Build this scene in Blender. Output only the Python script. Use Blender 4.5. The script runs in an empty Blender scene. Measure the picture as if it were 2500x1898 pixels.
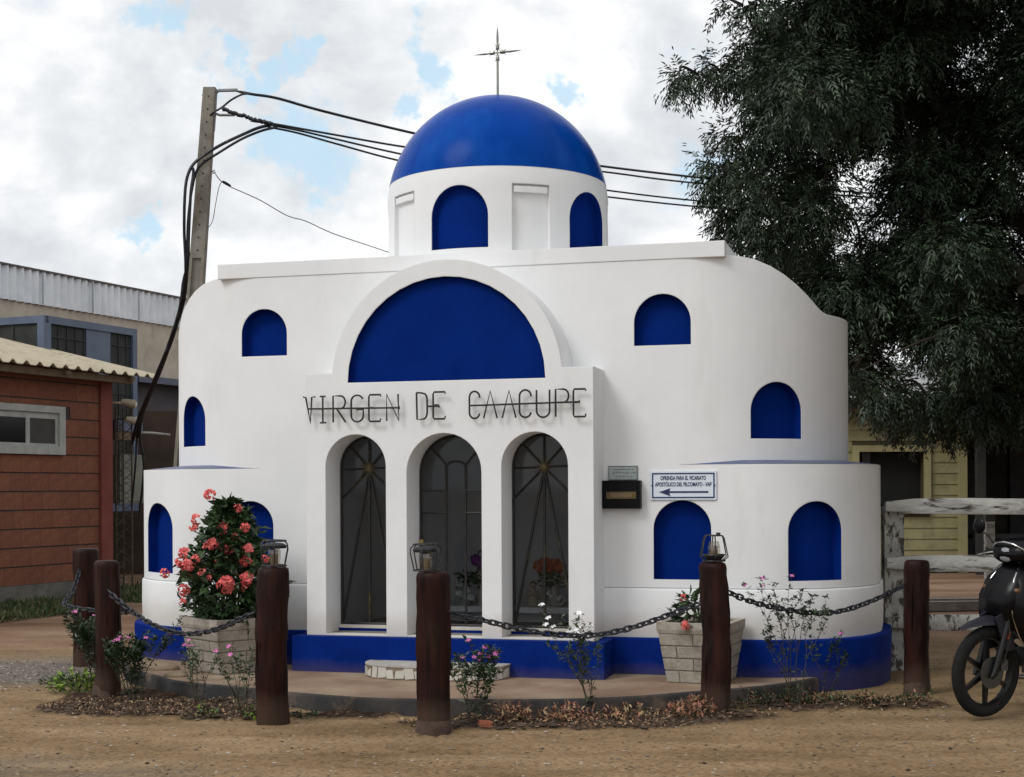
import bpy, bmesh, math, random
import numpy as np
from mathutils import Vector, Matrix
random.seed(7); RNG = np.random.default_rng(7)
R = math.radians; PI = math.pi
sc = bpy.context.scene; COL = sc.collection

# ------------------------------------------------------------------ camera
cam_d = bpy.data.cameras.new('camera'); cam = bpy.data.objects.new('camera', cam_d); COL.objects.link(cam)
cam.location = (0, 0, 1.65)
ROLL = .005
cam.matrix_world = Matrix.Translation((0, 0, 1.65)) @ Matrix.Rotation(R(90), 4, 'X') @ Matrix.Rotation(-ROLL, 4, 'Z')
cam_d.sensor_width = 36; cam_d.lens = 36*3600/2500; cam_d.shift_x = 0; cam_d.shift_y = (1192-949)/2500
cam_d.clip_start = .1; cam_d.clip_end = 3000
sc.camera = cam
# ------------------------------------------------------------------ view
sc.view_settings.view_transform = 'Standard'; sc.view_settings.look = 'None'
sc.view_settings.exposure = .0; sc.view_settings.gamma = 1; sc.view_settings.use_curve_mapping = False
sc.cycles.max_bounces = 8; sc.cycles.use_denoising = True
# ------------------------------------------------------------------ sun (veiled) + sky
SUN_EL, SUN_AZ = 46, -52          # elevation, azimuth of the sun measured from the camera's back, towards the left
sd = bpy.data.lights.new('sun', 'SUN'); sun = bpy.data.objects.new('sun', sd); COL.objects.link(sun)
tosun = Vector((math.cos(R(SUN_EL))*math.sin(R(SUN_AZ)), -math.cos(R(SUN_EL))*math.cos(R(SUN_AZ)), math.sin(R(SUN_EL))))
sun.rotation_euler = tosun.to_track_quat('Z', 'Y').to_euler()
sd.energy = 1.5; sd.angle = R(22); sd.color = (1, .985, .965)

def dirpx(x, y):
    return Vector(((x*1.1302-1250)/3600, 1, (1192-y*1.1302)/3600)).normalized()
w = bpy.data.worlds.new('World'); sc.world = w; w.use_nodes = True
nt = w.node_tree; nt.nodes.clear()
def N(t, **k):
    n = nt.nodes.new(t)
    for a, b in k.items(): setattr(n, a, b)
    return n
def Lk(a, b): nt.links.new(a, b)
out = N('ShaderNodeOutputWorld'); bg = N('ShaderNodeBackground'); bg.inputs[1].default_value = .1
sky = N('ShaderNodeTexSky', sky_type='NISHITA', sun_disc=False)
sky.sun_elevation = R(SUN_EL); sky.sun_rotation = math.atan2(tosun.x, tosun.y)
sky.air_density = 1.0; sky.dust_density = 2.0
tc = N('ShaderNodeTexCoord')
def mth(op, a, b=None, c=None, clamp=False):
    n = N('ShaderNodeMath', operation=op, use_clamp=clamp)
    for i, v in enumerate((a, b, c)):
        if v is None: continue
        if isinstance(v, (int, float)): n.inputs[i].default_value = v
        else: Lk(v, n.inputs[i])
    return n.outputs[0]
def noise(vec, scale, det=5, rough=.55, dist=0):
    n = N('ShaderNodeTexNoise'); n.inputs['Scale'].default_value = scale; n.inputs['Detail'].default_value = det
    n.inputs['Roughness'].default_value = rough; n.inputs['Distortion'].default_value = dist; Lk(vec, n.inputs['Vector']); return n.outputs['Fac']
mp = N('ShaderNodeMapping'); mp.inputs['Scale'].default_value = (1, 1, 1.5); Lk(tc.outputs['Generated'], mp.inputs['Vector'])
V = mp.outputs['Vector']
warp = N('ShaderNodeTexNoise'); warp.inputs['Scale'].default_value = 16; warp.inputs['Detail'].default_value = 6; warp.inputs['Roughness'].default_value = .6
Lk(tc.outputs['Generated'], warp.inputs['Vector'])
wv = N('ShaderNodeVectorMath', operation='MULTIPLY_ADD'); Lk(warp.outputs['Color'], wv.inputs[0]); wv.inputs[1].default_value = (.13, .13, .13); wv.inputs[2].default_value = (-.065, -.065, -.065)
wd = N('ShaderNodeVectorMath', operation='ADD'); Lk(wv.outputs[0], wd.inputs[0]); Lk(tc.outputs['Generated'], wd.inputs[1])
cover = None
for (x, y, r) in [(345, 55, .024), (425, 118, .022), (640, 120, .018), (575, 165, .018), (655, 325, .034), (590, 300, .016), (945, 108, .026), (1225, 228, .020), (305, 480, .020), (860, 225, .02), (500, 190, .018)]:
    d = N('ShaderNodeVectorMath', operation='DISTANCE'); Lk(wd.outputs[0], d.inputs[0]); d.inputs[1].default_value = dirpx(x, y)
    s = N('ShaderNodeMapRange', interpolation_type='SMOOTHSTEP'); Lk(d.outputs['Value'], s.inputs[0])
    s.inputs[1].default_value = r*1.0; s.inputs[2].default_value = r*.5; s.inputs[3].default_value = 0; s.inputs[4].default_value = 1
    cover = s.outputs[0] if cover is None else mth('MAXIMUM', cover, s.outputs[0])
n0 = noise(V, 5.5, 9, .6, .2)
gaps = mth('MULTIPLY', mth('SUBTRACT', .40, n0, clamp=True), 9, clamp=True)          # the same broken cloud all round
hole = mth('MAXIMUM', mth('MULTIPLY', cover, .85), gaps)
n1 = noise(V, 7, 8, .55, .3); n2 = noise(V, 22, 7, .55, .2)
shade = N('ShaderNodeValToRGB'); mix12 = mth('MULTIPLY_ADD', n1, .7, mth('MULTIPLY', n2, .3)); Lk(mix12, shade.inputs[0])
e = shade.color_ramp.elements
e[0].position = .38; e[0].color = (7.2, 7.45, 7.8, 1); e[1].position = .57; e[1].color = (10.8, 10.9, 11.0, 1)
e.new(.48).color = (8.8, 9.0, 9.25, 1)
skb = N('ShaderNodeMixRGB'); skb.blend_type = 'MIX'; skb.inputs[0].default_value = .75; Lk(sky.outputs[0], skb.inputs[1]); skb.inputs[2].default_value = (6.6, 9.3, 11.2, 1)
mx = N('ShaderNodeMixRGB'); Lk(hole, mx.inputs[0]); Lk(shade.outputs[0], mx.inputs[1]); Lk(skb.outputs[0], mx.inputs[2])
Lk(mx.outputs[0], bg.inputs[0]); Lk(bg.outputs[0], out.inputs[0])

# ------------------------------------------------------------------ helpers
def at(x, y, Y):
    u = (x*1.1302-1250)/3600; v = (1192-y*1.1302)/3600
    u, v = u+ROLL*v, v-ROLL*u
    return Vector((Y*u, Y, 1.65+Y*v))
def onground(x, y, z=0):
    u = (x*1.1302-1250)/3600; v = (1192-y*1.1302)/3600
    u, v = u+ROLL*v, v-ROLL*u
    t = (z-1.65)/v
    return Vector((t*u, t, z))

MATS = {}
def mat(name, c1, c2=None, rough=.8, scale=6, bump=0, bscale=60, metal=0, spec=.5, detail=6, coat=0, stain=None, edge=0, sscale=2.5, spos=(.55, .72), stretch=None, sstretch=None, dust=None):
    if name in MATS: return MATS[name]
    m = bpy.data.materials.new(name); m.use_nodes = True; t = m.node_tree; P = t.nodes['Principled BSDF']
    def n_(ty): return t.nodes.new(ty)
    co = n_('ShaderNodeTexCoord')
    ns = n_('ShaderNodeTexNoise'); ns.inputs['Scale'].default_value = scale; ns.inputs['Detail'].default_value = detail; ns.inputs['Roughness'].default_value = .6
    def vec(st):
        if not st: return co.outputs['Object']
        m_ = n_('ShaderNodeMapping'); m_.inputs['Scale'].default_value = st; t.links.new(co.outputs['Object'], m_.inputs['Vector']); return m_.outputs[0]
    t.links.new(vec(stretch), ns.inputs['Vector'])
    rp = n_('ShaderNodeValToRGB'); rp.color_ramp.elements[0].position = .35; rp.color_ramp.elements[1].position = .65
    rp.color_ramp.elements[0].color = (*c1, 1); rp.color_ramp.elements[1].color = (*(c2 or c1), 1)
    t.links.new(ns.outputs['Fac'], rp.inputs[0]); colr = rp.outputs[0]
    if stain:
        n2 = n_('ShaderNodeTexNoise'); n2.inputs['Scale'].default_value = sscale; n2.inputs['Detail'].default_value = 9; n2.inputs['Roughness'].default_value = .65
        t.links.new(vec(sstretch), n2.inputs['Vector'])
        r2 = n_('ShaderNodeMapRange'); r2.inputs[1].default_value = spos[0]; r2.inputs[2].default_value = spos[1]; t.links.new(n2.outputs['Fac'], r2.inputs[0])
        mm = n_('ShaderNodeMixRGB'); t.links.new(r2.outputs[0], mm.inputs[0]); t.links.new(colr, mm.inputs[1]); mm.inputs[2].default_value = (*stain, 1); colr = mm.outputs[0]
    if dust:      # splashed mud and dust near the ground: (height, colour, strength)
        sp = n_('ShaderNodeSeparateXYZ'); t.links.new(co.outputs['Object'], sp.inputs[0])
        n3 = n_('ShaderNodeTexNoise'); n3.inputs['Scale'].default_value = 5; n3.inputs['Detail'].default_value = 8; n3.inputs['Roughness'].default_value = .7; t.links.new(co.outputs['Object'], n3.inputs['Vector'])
        ad = n_('ShaderNodeMath'); ad.operation = 'MULTIPLY_ADD'; t.links.new(n3.outputs['Fac'], ad.inputs[0]); ad.inputs[1].default_value = -dust[0]*1.2; t.links.new(sp.outputs['Z'], ad.inputs[2])
        r3 = n_('ShaderNodeMapRange'); r3.inputs[1].default_value = dust[3]+dust[0]*.35; r3.inputs[2].default_value = dust[3]-dust[0]*.45; r3.inputs[3].default_value = 0; r3.inputs[4].default_value = dust[2]; t.links.new(ad.outputs[0], r3.inputs[0])
        mm = n_('ShaderNodeMixRGB'); t.links.new(r3.outputs[0], mm.inputs[0]); t.links.new(colr, mm.inputs[1]); mm.inputs[2].default_value = (*dust[1], 1); colr = mm.outputs[0]
    t.links.new(colr, P.inputs['Base Color'])
    P.inputs['Roughness'].default_value = rough; P.inputs['Metallic'].default_value = metal; P.inputs['Specular IOR Level'].default_value = spec
    P.inputs['Coat Weight'].default_value = coat
    nrm = None
    if edge:
        bv = n_('ShaderNodeBevel'); bv.samples = 4; bv.inputs['Radius'].default_value = edge; nrm = bv.outputs[0]
    if bump:
        b = n_('ShaderNodeTexNoise'); b.inputs['Scale'].default_value = bscale; b.inputs['Detail'].default_value = 5
        t.links.new(vec(stretch), b.inputs['Vector'])
        bb = n_('ShaderNodeBump'); bb.inputs['Strength'].default_value = bump; bb.inputs['Distance'].default_value = .01
        t.links.new(b.outputs['Fac'], bb.inputs['Height'])
        if nrm: t.links.new(nrm, bb.inputs['Normal'])
        nrm = bb.outputs[0]
    if nrm: t.links.new(nrm, P.inputs['Normal'])
    MATS[name] = m; return m

class MB:
    def __init__(s): s.v = []; s.f = []
    def add(s, vs, fs):
        o = len(s.v); s.v += [tuple(v) for v in vs]; s.f += [tuple(i+o for i in f) for f in fs]; return s
    def box(s, c, sz, M=None, taper=1):
        x, y, z = sz[0]/2, sz[1]/2, sz[2]/2
        vs = [Vector((sx*x*(taper if sz_ > 0 else 1), sy*y*(taper if sz_ > 0 else 1), sz_*z)) for sz_ in (-1, 1) for sy in (-1, 1) for sx in (-1, 1)]
        if M is not None: vs = [M @ v for v in vs]
        vs = [v+Vector(c) for v in vs]
        return s.add(vs, [(0, 2, 3, 1), (4, 5, 7, 6), (0, 1, 5, 4), (2, 6, 7, 3), (0, 4, 6, 2), (1, 3, 7, 5)])
    def span(s, a, b):
        return s.box([(a[i]+b[i])/2 for i in range(3)], [abs(b[i]-a[i]) for i in range(3)])
    def tube(s, pts, r, n=8, close=False, caps=True):
        pts = [Vector(p) for p in pts]; k = len(pts); rs = r if isinstance(r, (list, tuple)) else [r]*k
        vs = []; fs = []; up = None
        for i, p in enumerate(pts):
            if close: d = pts[(i+1) % k]-pts[i-1]
            else: d = pts[min(i+1, k-1)]-pts[max(i-1, 0)]
            if d.length < 1e-9: d = Vector((0, 0, 1))
            d.normalize()
            if up is None:
                up = Vector((0, 0, 1)) if abs(d.z) < .9 else Vector((0, 1, 0))
            a = d.cross(up)
            if a.length < 1e-6: a = d.cross(Vector((1, 0, 0)))
            a.normalize(); b = a.cross(d).normalized(); up = b
            for j in range(n):
                t = 2*PI*j/n; vs.append(p+(a*math.cos(t)+b*math.sin(t))*rs[i])
        for i in range(k if close else k-1):
            i2 = (i+1) % k
            for j in range(n):
                j2 = (j+1) % n; fs.append((i*n+j, i*n+j2, i2*n+j2, i2*n+j))
        if caps and not close:
            fs.append(tuple(range(n))[::-1]); fs.append(tuple((k-1)*n+j for j in range(n)))
        return s.add(vs, fs)
    def lathe(s, prof, n=24, c=(0, 0, 0), jit=0, a0=0, a1=2*PI):
        full = abs(a1-a0-2*PI) < 1e-6; m = n if full else n+1
        vs = []; fs = []
        for (r, z) in prof:
            for j in range(m):
                t = a0+(a1-a0)*j/n; q = r*(1+random.uniform(-jit, jit))
                vs.append((c[0]+q*math.cos(t), c[1]+q*math.sin(t), c[2]+z))
        for i in range(len(prof)-1):
            for j in range(n):
                j2 = (j+1) % m; fs.append((i*m+j, i*m+j2, (i+1)*m+j2, (i+1)*m+j))
        if full:
            if prof[0][0] > 1e-4: fs.append(tuple(range(m))[::-1])
            if prof[-1][0] > 1e-4: fs.append(tuple((len(prof)-1)*m+j for j in range(m)))
        return s.add(vs, fs)
    def prism(s, pts, y0, y1):      # pts are (x, z), extruded along y
        k = len(pts); vs = [(x, y0, z) for x, z in pts]+[(x, y1, z) for x, z in pts]
        return s.add(vs, [tuple(range(k)), tuple(range(k, 2*k))[::-1]]+[((i+1) % k, i, i+k, (i+1) % k+k) for i in range(k)])
    def prismz(s, pts, z0, z1, scale=1):
        k = len(pts); vs = [(x, y, z0) for x, y in pts]+[(x*scale, y*scale, z1) for x, y in pts]
        return s.add(vs, [tuple(range(k))[::-1], tuple(range(k, 2*k))]+[(i, (i+1) % k, (i+1) % k+k, i+k) for i in range(k)])
    def sph(s, c, r, n=10, sq=(1, 1, 1), M=None):
        vs = []; fs = []; m = n//2+1
        for i in range(m+1):
            a = PI*i/m
            for j in range(n):
                b = 2*PI*j/n; v = Vector((r*sq[0]*math.sin(a)*math.cos(b), r*sq[1]*math.sin(a)*math.sin(b), r*sq[2]*math.cos(a)))
                if M is not None: v = M @ v
                vs.append(v+Vector(c))
        for i in range(m):
            for j in range(n): fs.append((i*n+j, (i+1)*n+j, (i+1)*n+(j+1) % n, i*n+(j+1) % n))
        return s.add(vs, fs)
def mesh_of(name, mb, m, smooth=None, recalc=True):
    me = bpy.data.meshes.new(name); me.from_pydata(mb.v, [], mb.f)
    if recalc:
        bm = bmesh.new(); bm.from_mesh(me); bmesh.ops.remove_doubles(bm, verts=bm.verts, dist=1e-5)
        bmesh.ops.recalc_face_normals(bm, faces=bm.faces); bm.to_mesh(me); bm.free()
    for mm in (m if isinstance(m, (list, tuple)) else [m]): me.materials.append(mm)
    if smooth is not None:
        me.polygons.foreach_set('use_smooth', [True]*len(me.polygons)); me.set_sharp_from_angle(angle=R(smooth))
    return me
def link(name, me, parent=None, loc=None, rot=None, kind=None):
    o = bpy.data.objects.new(name, me); COL.objects.link(o)
    if parent: o.parent = parent
    if loc is not None: o.location = loc
    if rot is not None: o.rotation_euler = rot
    if kind: o['kind'] = kind
    return o
def obj(name, mb, m, parent=None, smooth=None, kind=None, loc=None, rot=None, recalc=True):
    return link(name, mesh_of(name, mb, m, smooth, recalc), parent, loc, rot, kind)
def tag(o, label=None, cat=None, group=None, kind=None):
    for k, v in (('label', label), ('category', cat), ('group', group), ('kind', kind)):
        if v: o[k] = v
    return o
def thing(name, label, cat, loc=(0, 0, 0), rz=0, group=None):
    o = bpy.data.objects.new(name, None); COL.objects.link(o); o.location = loc; o.rotation_euler = (0, 0, rz); o.empty_display_size = .2
    return tag(o, label, cat, group)
def raw(name, verts, faces, m, parent=None, smooth=False, kind=None, mats=None):
    """big numpy meshes: verts (n,3), faces (k,4) or (k,3)"""
    me = bpy.data.meshes.new(name); nv, nf, k = len(verts), len(faces), faces.shape[1]
    me.vertices.add(nv); me.vertices.foreach_set('co', np.asarray(verts, np.float32).ravel())
    me.loops.add(nf*k); me.loops.foreach_set('vertex_index', np.asarray(faces, np.int32).ravel())
    me.polygons.add(nf); me.polygons.foreach_set('loop_start', np.arange(0, nf*k, k, dtype=np.int32))
    for mm in (m if isinstance(m, (list, tuple)) else [m]): me.materials.append(mm)
    if mats is not None: me.polygons.foreach_set('material_index', np.asarray(mats, np.int32))
    me.update(calc_edges=True)
    if smooth: me.polygons.foreach_set('use_smooth', [True]*nf)
    return link(name, me, parent, kind=kind)
def boolean(o, cutters):
    for c in cutters:
        m = o.modifiers.new('cut', 'BOOLEAN'); m.operation = 'DIFFERENCE'; m.object = c; m.solver = 'EXACT'
    bpy.context.view_layer.update()
    me = bpy.data.meshes.new_from_object(o.evaluated_get(bpy.context.evaluated_depsgraph_get()))
    o.modifiers.clear(); old = o.data; o.data = me; me.name = old.name; bpy.data.meshes.remove(old)
    for c in cutters: bpy.data.objects.remove(c, do_unlink=True)
    me.polygons.foreach_set('use_smooth', [True]*len(me.polygons)); me.set_sharp_from_angle(angle=R(30))
def leaf_cloud(P, D, Nn, L, W, fold=.25):
    """one folded four-sided leaf at every point P along unit D with face normal Nn"""
    S = np.cross(D, Nn); S /= np.linalg.norm(S, axis=1)[:, None]+1e-9
    Nn = np.cross(S, D)
    L = L[:, None]; W = W[:, None]
    a = P; b = P+D*L*.45+S*W*.5+Nn*W*fold; c = P+D*L-Nn*L*.12; d = P+D*L*.45-S*W*.5+Nn*W*fold
    v = np.stack([a, b, c, d], 1).reshape(-1, 3); n = len(P)
    i = np.arange(n)[:, None]*4
    f = np.concatenate([i+np.array([[0, 1, 2]]), i+np.array([[0, 2, 3]])], 0)
    return v, f
def unit(a): return a/(np.linalg.norm(a, axis=1)[:, None]+1e-9)
def vnoise(x, y, seed=0):
    xi = np.floor(x).astype(int); yi = np.floor(y).astype(int); fx = x-xi; fy = y-yi; fx = fx*fx*(3-2*fx); fy = fy*fy*(3-2*fy)
    def h(a, b): 
        n = (a*374761393+b*668265263+seed*1442695) & 0x7fffffff; n = ((n ^ (n >> 13))*1274126177) & 0x7fffffff
        return ((n ^ (n >> 16)) & 0xffff)/65535.
    return (h(xi, yi)*(1-fx)+h(xi+1, yi)*fx)*(1-fy)+(h(xi, yi+1)*(1-fx)+h(xi+1, yi+1)*fx)*fy

# ------------------------------------------------------------------ materials
WHITE = mat('white_plaster', (.73, .735, .74), (.785, .785, .785), rough=.8, scale=1.6, bump=.25, bscale=10, edge=.012, stain=(.66, .65, .63), sscale=3.2, spos=(.56, .84), sstretch=(1, 1, .22), dust=(.20, (.50, .44, .36), .5, .46))
BLUE = mat('blue_paint', (.0004, .016, .145), (.0008, .020, .17), rough=.7, scale=3, bump=.2, bscale=30, edge=.006, spec=.04)
BLUED = mat('blue_plinth_paint', (.0006, .014, .14), (.001, .020, .18), rough=.7, scale=5, bump=.4, bscale=18, edge=.012, stain=(.04, .045, .09), sscale=3, spos=(.62, .85), spec=.06, dust=(.13, (.10, .075, .055), .38, .10))
DOME = mat('blue_dome_gloss', (.0006, .040, .25), (.001, .048, .30), rough=.24, scale=2, bump=.3, bscale=3, spec=.035, stain=(.006, .075, .36), sscale=2.2, spos=(.5, .75), sstretch=(1, 1, .5))
LEDGE = mat('ledge_blue', (.03, .045, .15), (.10, .12, .22), rough=.35, scale=3)
IRON = mat('black_iron', (.012, .012, .013), (.03, .028, .026), rough=.55, scale=20, metal=.3)
IRONG = mat('black_iron_gilt', (.012, .012, .013), (.02, .018, .014), rough=.5, scale=20, metal=.3, stain=(.12, .09, .03), sscale=7, spos=(.58, .70))
GOLD = mat('gilt', (.09, .068, .03), (.15, .115, .05), rough=.5, metal=.5)
WOOD = mat('stained_post_wood', (.007, .003, .0028), (.032, .009, .0065), rough=.5, scale=16, stretch=(1, 1, .12), bump=.9, bscale=22, dust=(.16, (.07, .045, .03), .6, .1), sstretch=(1, 1, .35), edge=.02, spec=.12, stain=(.045, .030, .022), sscale=4, spos=(.52, .78))
CONC = mat('planter_concrete', (.30, .27, .22), (.42, .38, .32), rough=.9, scale=9, bump=.5, bscale=80, edge=.008, stain=(.15, .11, .07), sscale=5, spos=(.48, .72))
JOINT = mat('planter_joint', (.20, .17, .14), (.26, .22, .18), rough=.95)
SOIL = mat('dark_soil', (.035, .022, .014), (.09, .055, .034), rough=.95, scale=12, bump=1, bscale=40)
GREEN = mat('leaf_green', (.028, .058, .020), (.065, .11, .038), rough=.5, scale=9)
GREEND = mat('leaf_dark_green', (.014, .032, .012), (.038, .070, .024), rough=.42, scale=9)
LIME = mat('leaf_lime', (.12, .22, .02), (.26, .36, .04), rough=.55, scale=15)
STEM = mat('plant_stem', (.035, .030, .018), (.07, .06, .03), rough=.8)
CORAL = mat('coral_petal', (.62, .085, .085), (.80, .18, .16), rough=.55, scale=20)
PINK = mat('pink_petal', (.48, .10, .32), (.62, .18, .42), rough=.55, scale=20)
WPET = mat('white_petal', (.78, .78, .80), (.85, .85, .86), rough=.6)

# ------------------------------------------------------------------ ground
def axis(lo, hi, step, far):
    a = list(np.arange(lo, hi+1e-6, step)); s = step; x = hi; r = []
    while x < far: s *= 1.35; x += s; r.append(x)
    s = step; x = lo; l = []
    while x > -far: s *= 1.35; x -= s; l.append(x)
    return np.array(l[::-1]+a+r)
gx = axis(-5, 5, .035, 900); gy = axis(6.8, 15, .035, 1200)
GX, GY = np.meshgrid(gx, gy)
def bedmask(x, y):
    # ring of dug soil between the posts and the kerb, world metres
    m = np.zeros_like(x)
    for (cx, cy, rx, ry) in [(-2.62, 11.2, 1.0, .42), (-2.0, 10.75, .42, .22), (-3.1, 11.75, .5, .45), (.35, 10.35, 1.15, .30), (1.3, 10.62, .6, .25), (2.35, 11.15, .95, .30), (-.3, 10.5, .4, .2), (-1.2, 10.75, .4, .14)]:
        q = ((x-cx)/rx)**2+((y-cy)/ry)**2+.25*(vnoise(x*5, y*5, 3)-.5)
        m = np.maximum(m, np.clip((1.15-q)/.4, 0, 1))
    return m
near = np.exp(-np.maximum(0, np.abs(GX)-5)/1.5)*np.exp(-np.maximum(0, GY-15)/2)*np.exp(-np.maximum(0, 6.8-GY)/1)
bed = bedmask(GX, GY)
h = .018*(vnoise(GX*1.1, GY*1.1, 1)-.5)+.010*(vnoise(GX*4, GY*4, 2)-.5)+.010*(vnoise(GX*11, GY*11, 4)-.5)+.005*(vnoise(GX*25, GY*25, 5)-.5)
h = h+bed*(.03*vnoise(GX*7, GY*7, 8)+.02*vnoise(GX*19, GY*19, 9))
for yc, sl_ in ((9.30, .05), (8.05, .05), (9.85, -.03), (8.75, -.02)):      # tyre ruts pressed in the sand
    dy_ = GY-(yc+sl_*GX+.08*np.sin(GX*.9+yc)); h = h-.016*np.exp(-(dy_/.10)**2)*(.6+.4*np.sin(GX*70+yc*9)*(np.abs(dy_) < .09))+.007*np.exp(-((np.abs(dy_)-.19)/.06)**2)
GZ = h*near-.012
ny_, nx_ = GX.shape
idx = np.arange(ny_*nx_).reshape(ny_, nx_)
F = np.stack([idx[:-1, :-1], idx[:-1, 1:], idx[1:, 1:], idx[1:, :-1]], -1).reshape(-1, 4)
gm = bpy.data.materials.new('sandy_ground'); gm.use_nodes = True; t = gm.node_tree; P = t.nodes['Principled BSDF']; P.inputs['Roughness'].default_value = .95; P.inputs['Specular IOR Level'].default_value = .15
def gn(scale, det=6, rough=.6, vec=None):
    n = t.nodes.new('ShaderNodeTexNoise'); n.inputs['Scale'].default_value = scale; n.inputs['Detail'].default_value = det; n.inputs['Roughness'].default_value = rough
    t.links.new(vec or gco.outputs['Object'], n.inputs['Vector']); return n.outputs['Fac']
def gr(fac, *st):
    r = t.nodes.new('ShaderNodeValToRGB'); t.links.new(fac, r.inputs[0]); el = r.color_ramp.elements
    el[0].position, el[0].color = st[0][0], (*st[0][1], 1); el[1].position, el[1].color = st[-1][0], (*st[-1][1], 1)
    for p_, c_ in st[1:-1]: el.new(p_).color = (*c_, 1)
    return r.outputs[0]
def gmix(f, a, b, bt='MIX'):
    m_ = t.nodes.new('ShaderNodeMixRGB'); m_.blend_type = bt
    for i, v in enumerate((f, a, b)):
        if isinstance(v, (int, float)): m_.inputs[i].default_value = v
        elif isinstance(v, tuple): m_.inputs[i].default_value = (*v, 1)
        else: t.links.new(v, m_.inputs[i])
    return m_.outputs[0]
def gmap(f, a, b, c=0, d=1):
    r = t.nodes.new('ShaderNodeMapRange'); t.links.new(f, r.inputs[0])
    for i, v in enumerate((a, b, c, d)): r.inputs[i+1].default_value = v
    return r.outputs[0]
gco = t.nodes.new('ShaderNodeTexCoord')
smp = t.nodes.new('ShaderNodeMapping'); smp.inputs['Scale'].default_value = (.6, 1.6, 1); t.links.new(gco.outputs['Object'], smp.inputs['Vector'])
base = gr(gn(1.2, 8, .65, smp.outputs[0]), (.3, (.15, .096, .046)), (.5, (.25, .170, .092)), (.7, (.33, .235, .136)))
fine = gr(gn(30, 6, .7), (.34, (.34, .28, .22)), (.47, (1, 1, 1)), (.70, (1.45, 1.42, 1.38)))
col = gmix(.75, base, fine, 'MULTIPLY')
# grey gravel: front left corner and the drive on the left
sx = t.nodes.new('ShaderNodeSeparateXYZ'); t.links.new(gco.outputs['Object'], sx.inputs[0])
def mm_(op, a, b, clamp=False):
    n = t.nodes.new('ShaderNodeMath'); n.operation = op; n.use_clamp = clamp
    for i, v in enumerate((a, b)):
        if isinstance(v, (int, float)): n.inputs[i].default_value = v
        else: t.links.new(v, n.inputs[i])
    return n.outputs[0]
g1 = mm_('ADD', mm_('MULTIPLY', sx.outputs['X'], -.42), mm_('MULTIPLY', sx.outputs['Y'], -1.0))
g1 = mm_('ADD', g1, mm_('MULTIPLY', gn(1.7, 5), 2.2))
front = gmap(g1, -7.1, -6.2)
yy = gmap(sx.outputs['Y'], 12.3, 13.0); yy2 = gmap(sx.outputs['Y'], 15.2, 13.9); xl = gmap(sx.outputs['X'], -3.3, -4.0)
left = mm_('MULTIPLY', mm_('MULTIPLY', yy, yy2), xl)
gray = gr(gn(45, 5, .7), (.38, (.06, .06, .06)), (.55, (.16, .155, .145)), (.68, (.28, .27, .25)))
col = gmix(mm_('MAXIMUM', mm_('MULTIPLY', front, .45), mm_('MULTIPLY', left, .8)), col, gray)
far = gmap(sx.outputs['Y'], 14.5, 17.0)
redd = gr(gn(.5, 6, .65, smp.outputs[0]), (.35, (.10, .055, .034)), (.52, (.20, .12, .08)), (.68, (.30, .21, .15)))
col = gmix(mm_('MULTIPLY', far, .85), col, redd)
at_ = t.nodes.new('ShaderNodeAttribute'); at_.attribute_name = 'bed'
soilc = gr(gn(14, 6, .7), (.35, (.018, .011, .007)), (.52, (.050, .030, .018)), (.7, (.12, .075, .045)))
col = gmix(at_.outputs['Fac'], col, soilc)
t.links.new(col, P.inputs['Base Color'])
bu = t.nodes.new('ShaderNodeBump'); bu.inputs['Strength'].default_value = .9; bu.inputs['Distance'].default_value = .012
t.links.new(gn(70, 6, .75), bu.inputs['Height']); t.links.new(bu.outputs[0], P.inputs['Normal'])
g = raw('ground', np.stack([GX, GY, GZ], -1).reshape(-1, 3), F, gm, smooth=True, kind='structure')
a_ = g.data.attributes.new('bed', 'FLOAT', 'POINT'); a_.data.foreach_set('value', bed.ravel().astype(np.float32))
g['label'] = 'sandy ground with pebbles in front of the chapel'

# pebbles and clods
def pebbles(name, n, region, s0, s1, m, flat=.5, label=None, zfun=None, mats=None):
    base = np.array([(1, 0, 0), (.31, .95, 0), (-.81, .59, 0), (-.81, -.59, 0), (.31, -.95, 0), (0, 0, .8)])
    fc = np.array([(0, 1, 5), (1, 2, 5), (2, 3, 5), (3, 4, 5), (4, 0, 5)])
    xy = region(n); n = len(xy); s = s0+(s1-s0)*RNG.random(n)**3
    a = RNG.random(n)*2*PI; el = .55+.45*RNG.random(n)
    B = base[None]*(1+.35*(RNG.random((n, 6, 3))-.5)); B[..., 0] *= s[:, None]; B[..., 1] *= (s*el)[:, None]; B[..., 2] *= (s*flat)[:, None]
    ca, sa = np.cos(a)[:, None], np.sin(a)[:, None]
    X = B[..., 0]*ca-B[..., 1]*sa+xy[:, :1]; Y = B[..., 0]*sa+B[..., 1]*ca+xy[:, 1:2]
    Z = B[..., 2]+(zfun(xy) if zfun else 0*xy[:, 0])[:, None]
    f = (fc[None]+np.arange(n)[:, None, None]*6).reshape(-1, 3)
    mi = np.repeat(RNG.integers(0, len(m), n), 5) if isinstance(m, list) else None
    o = raw(name, np.stack([X, Y, Z], -1).reshape(-1, 3), f, m, kind='stuff', mats=mi)
    if label: o['label'] = label
    return o
def gz(xy):
    ix = np.clip(np.searchsorted(gx, xy[:, 0]), 0, len(gx)-1); iy = np.clip(np.searchsorted(gy, xy[:, 1]), 0, len(gy)-1)
    return GZ[iy, ix]-.001
def reg_front(n):
    y = 7.6+(RNG.random(n)**1.1)*4.2; x = (RNG.random(n)*2-1)*.40*y
    return np.stack([x, y], 1)
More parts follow.
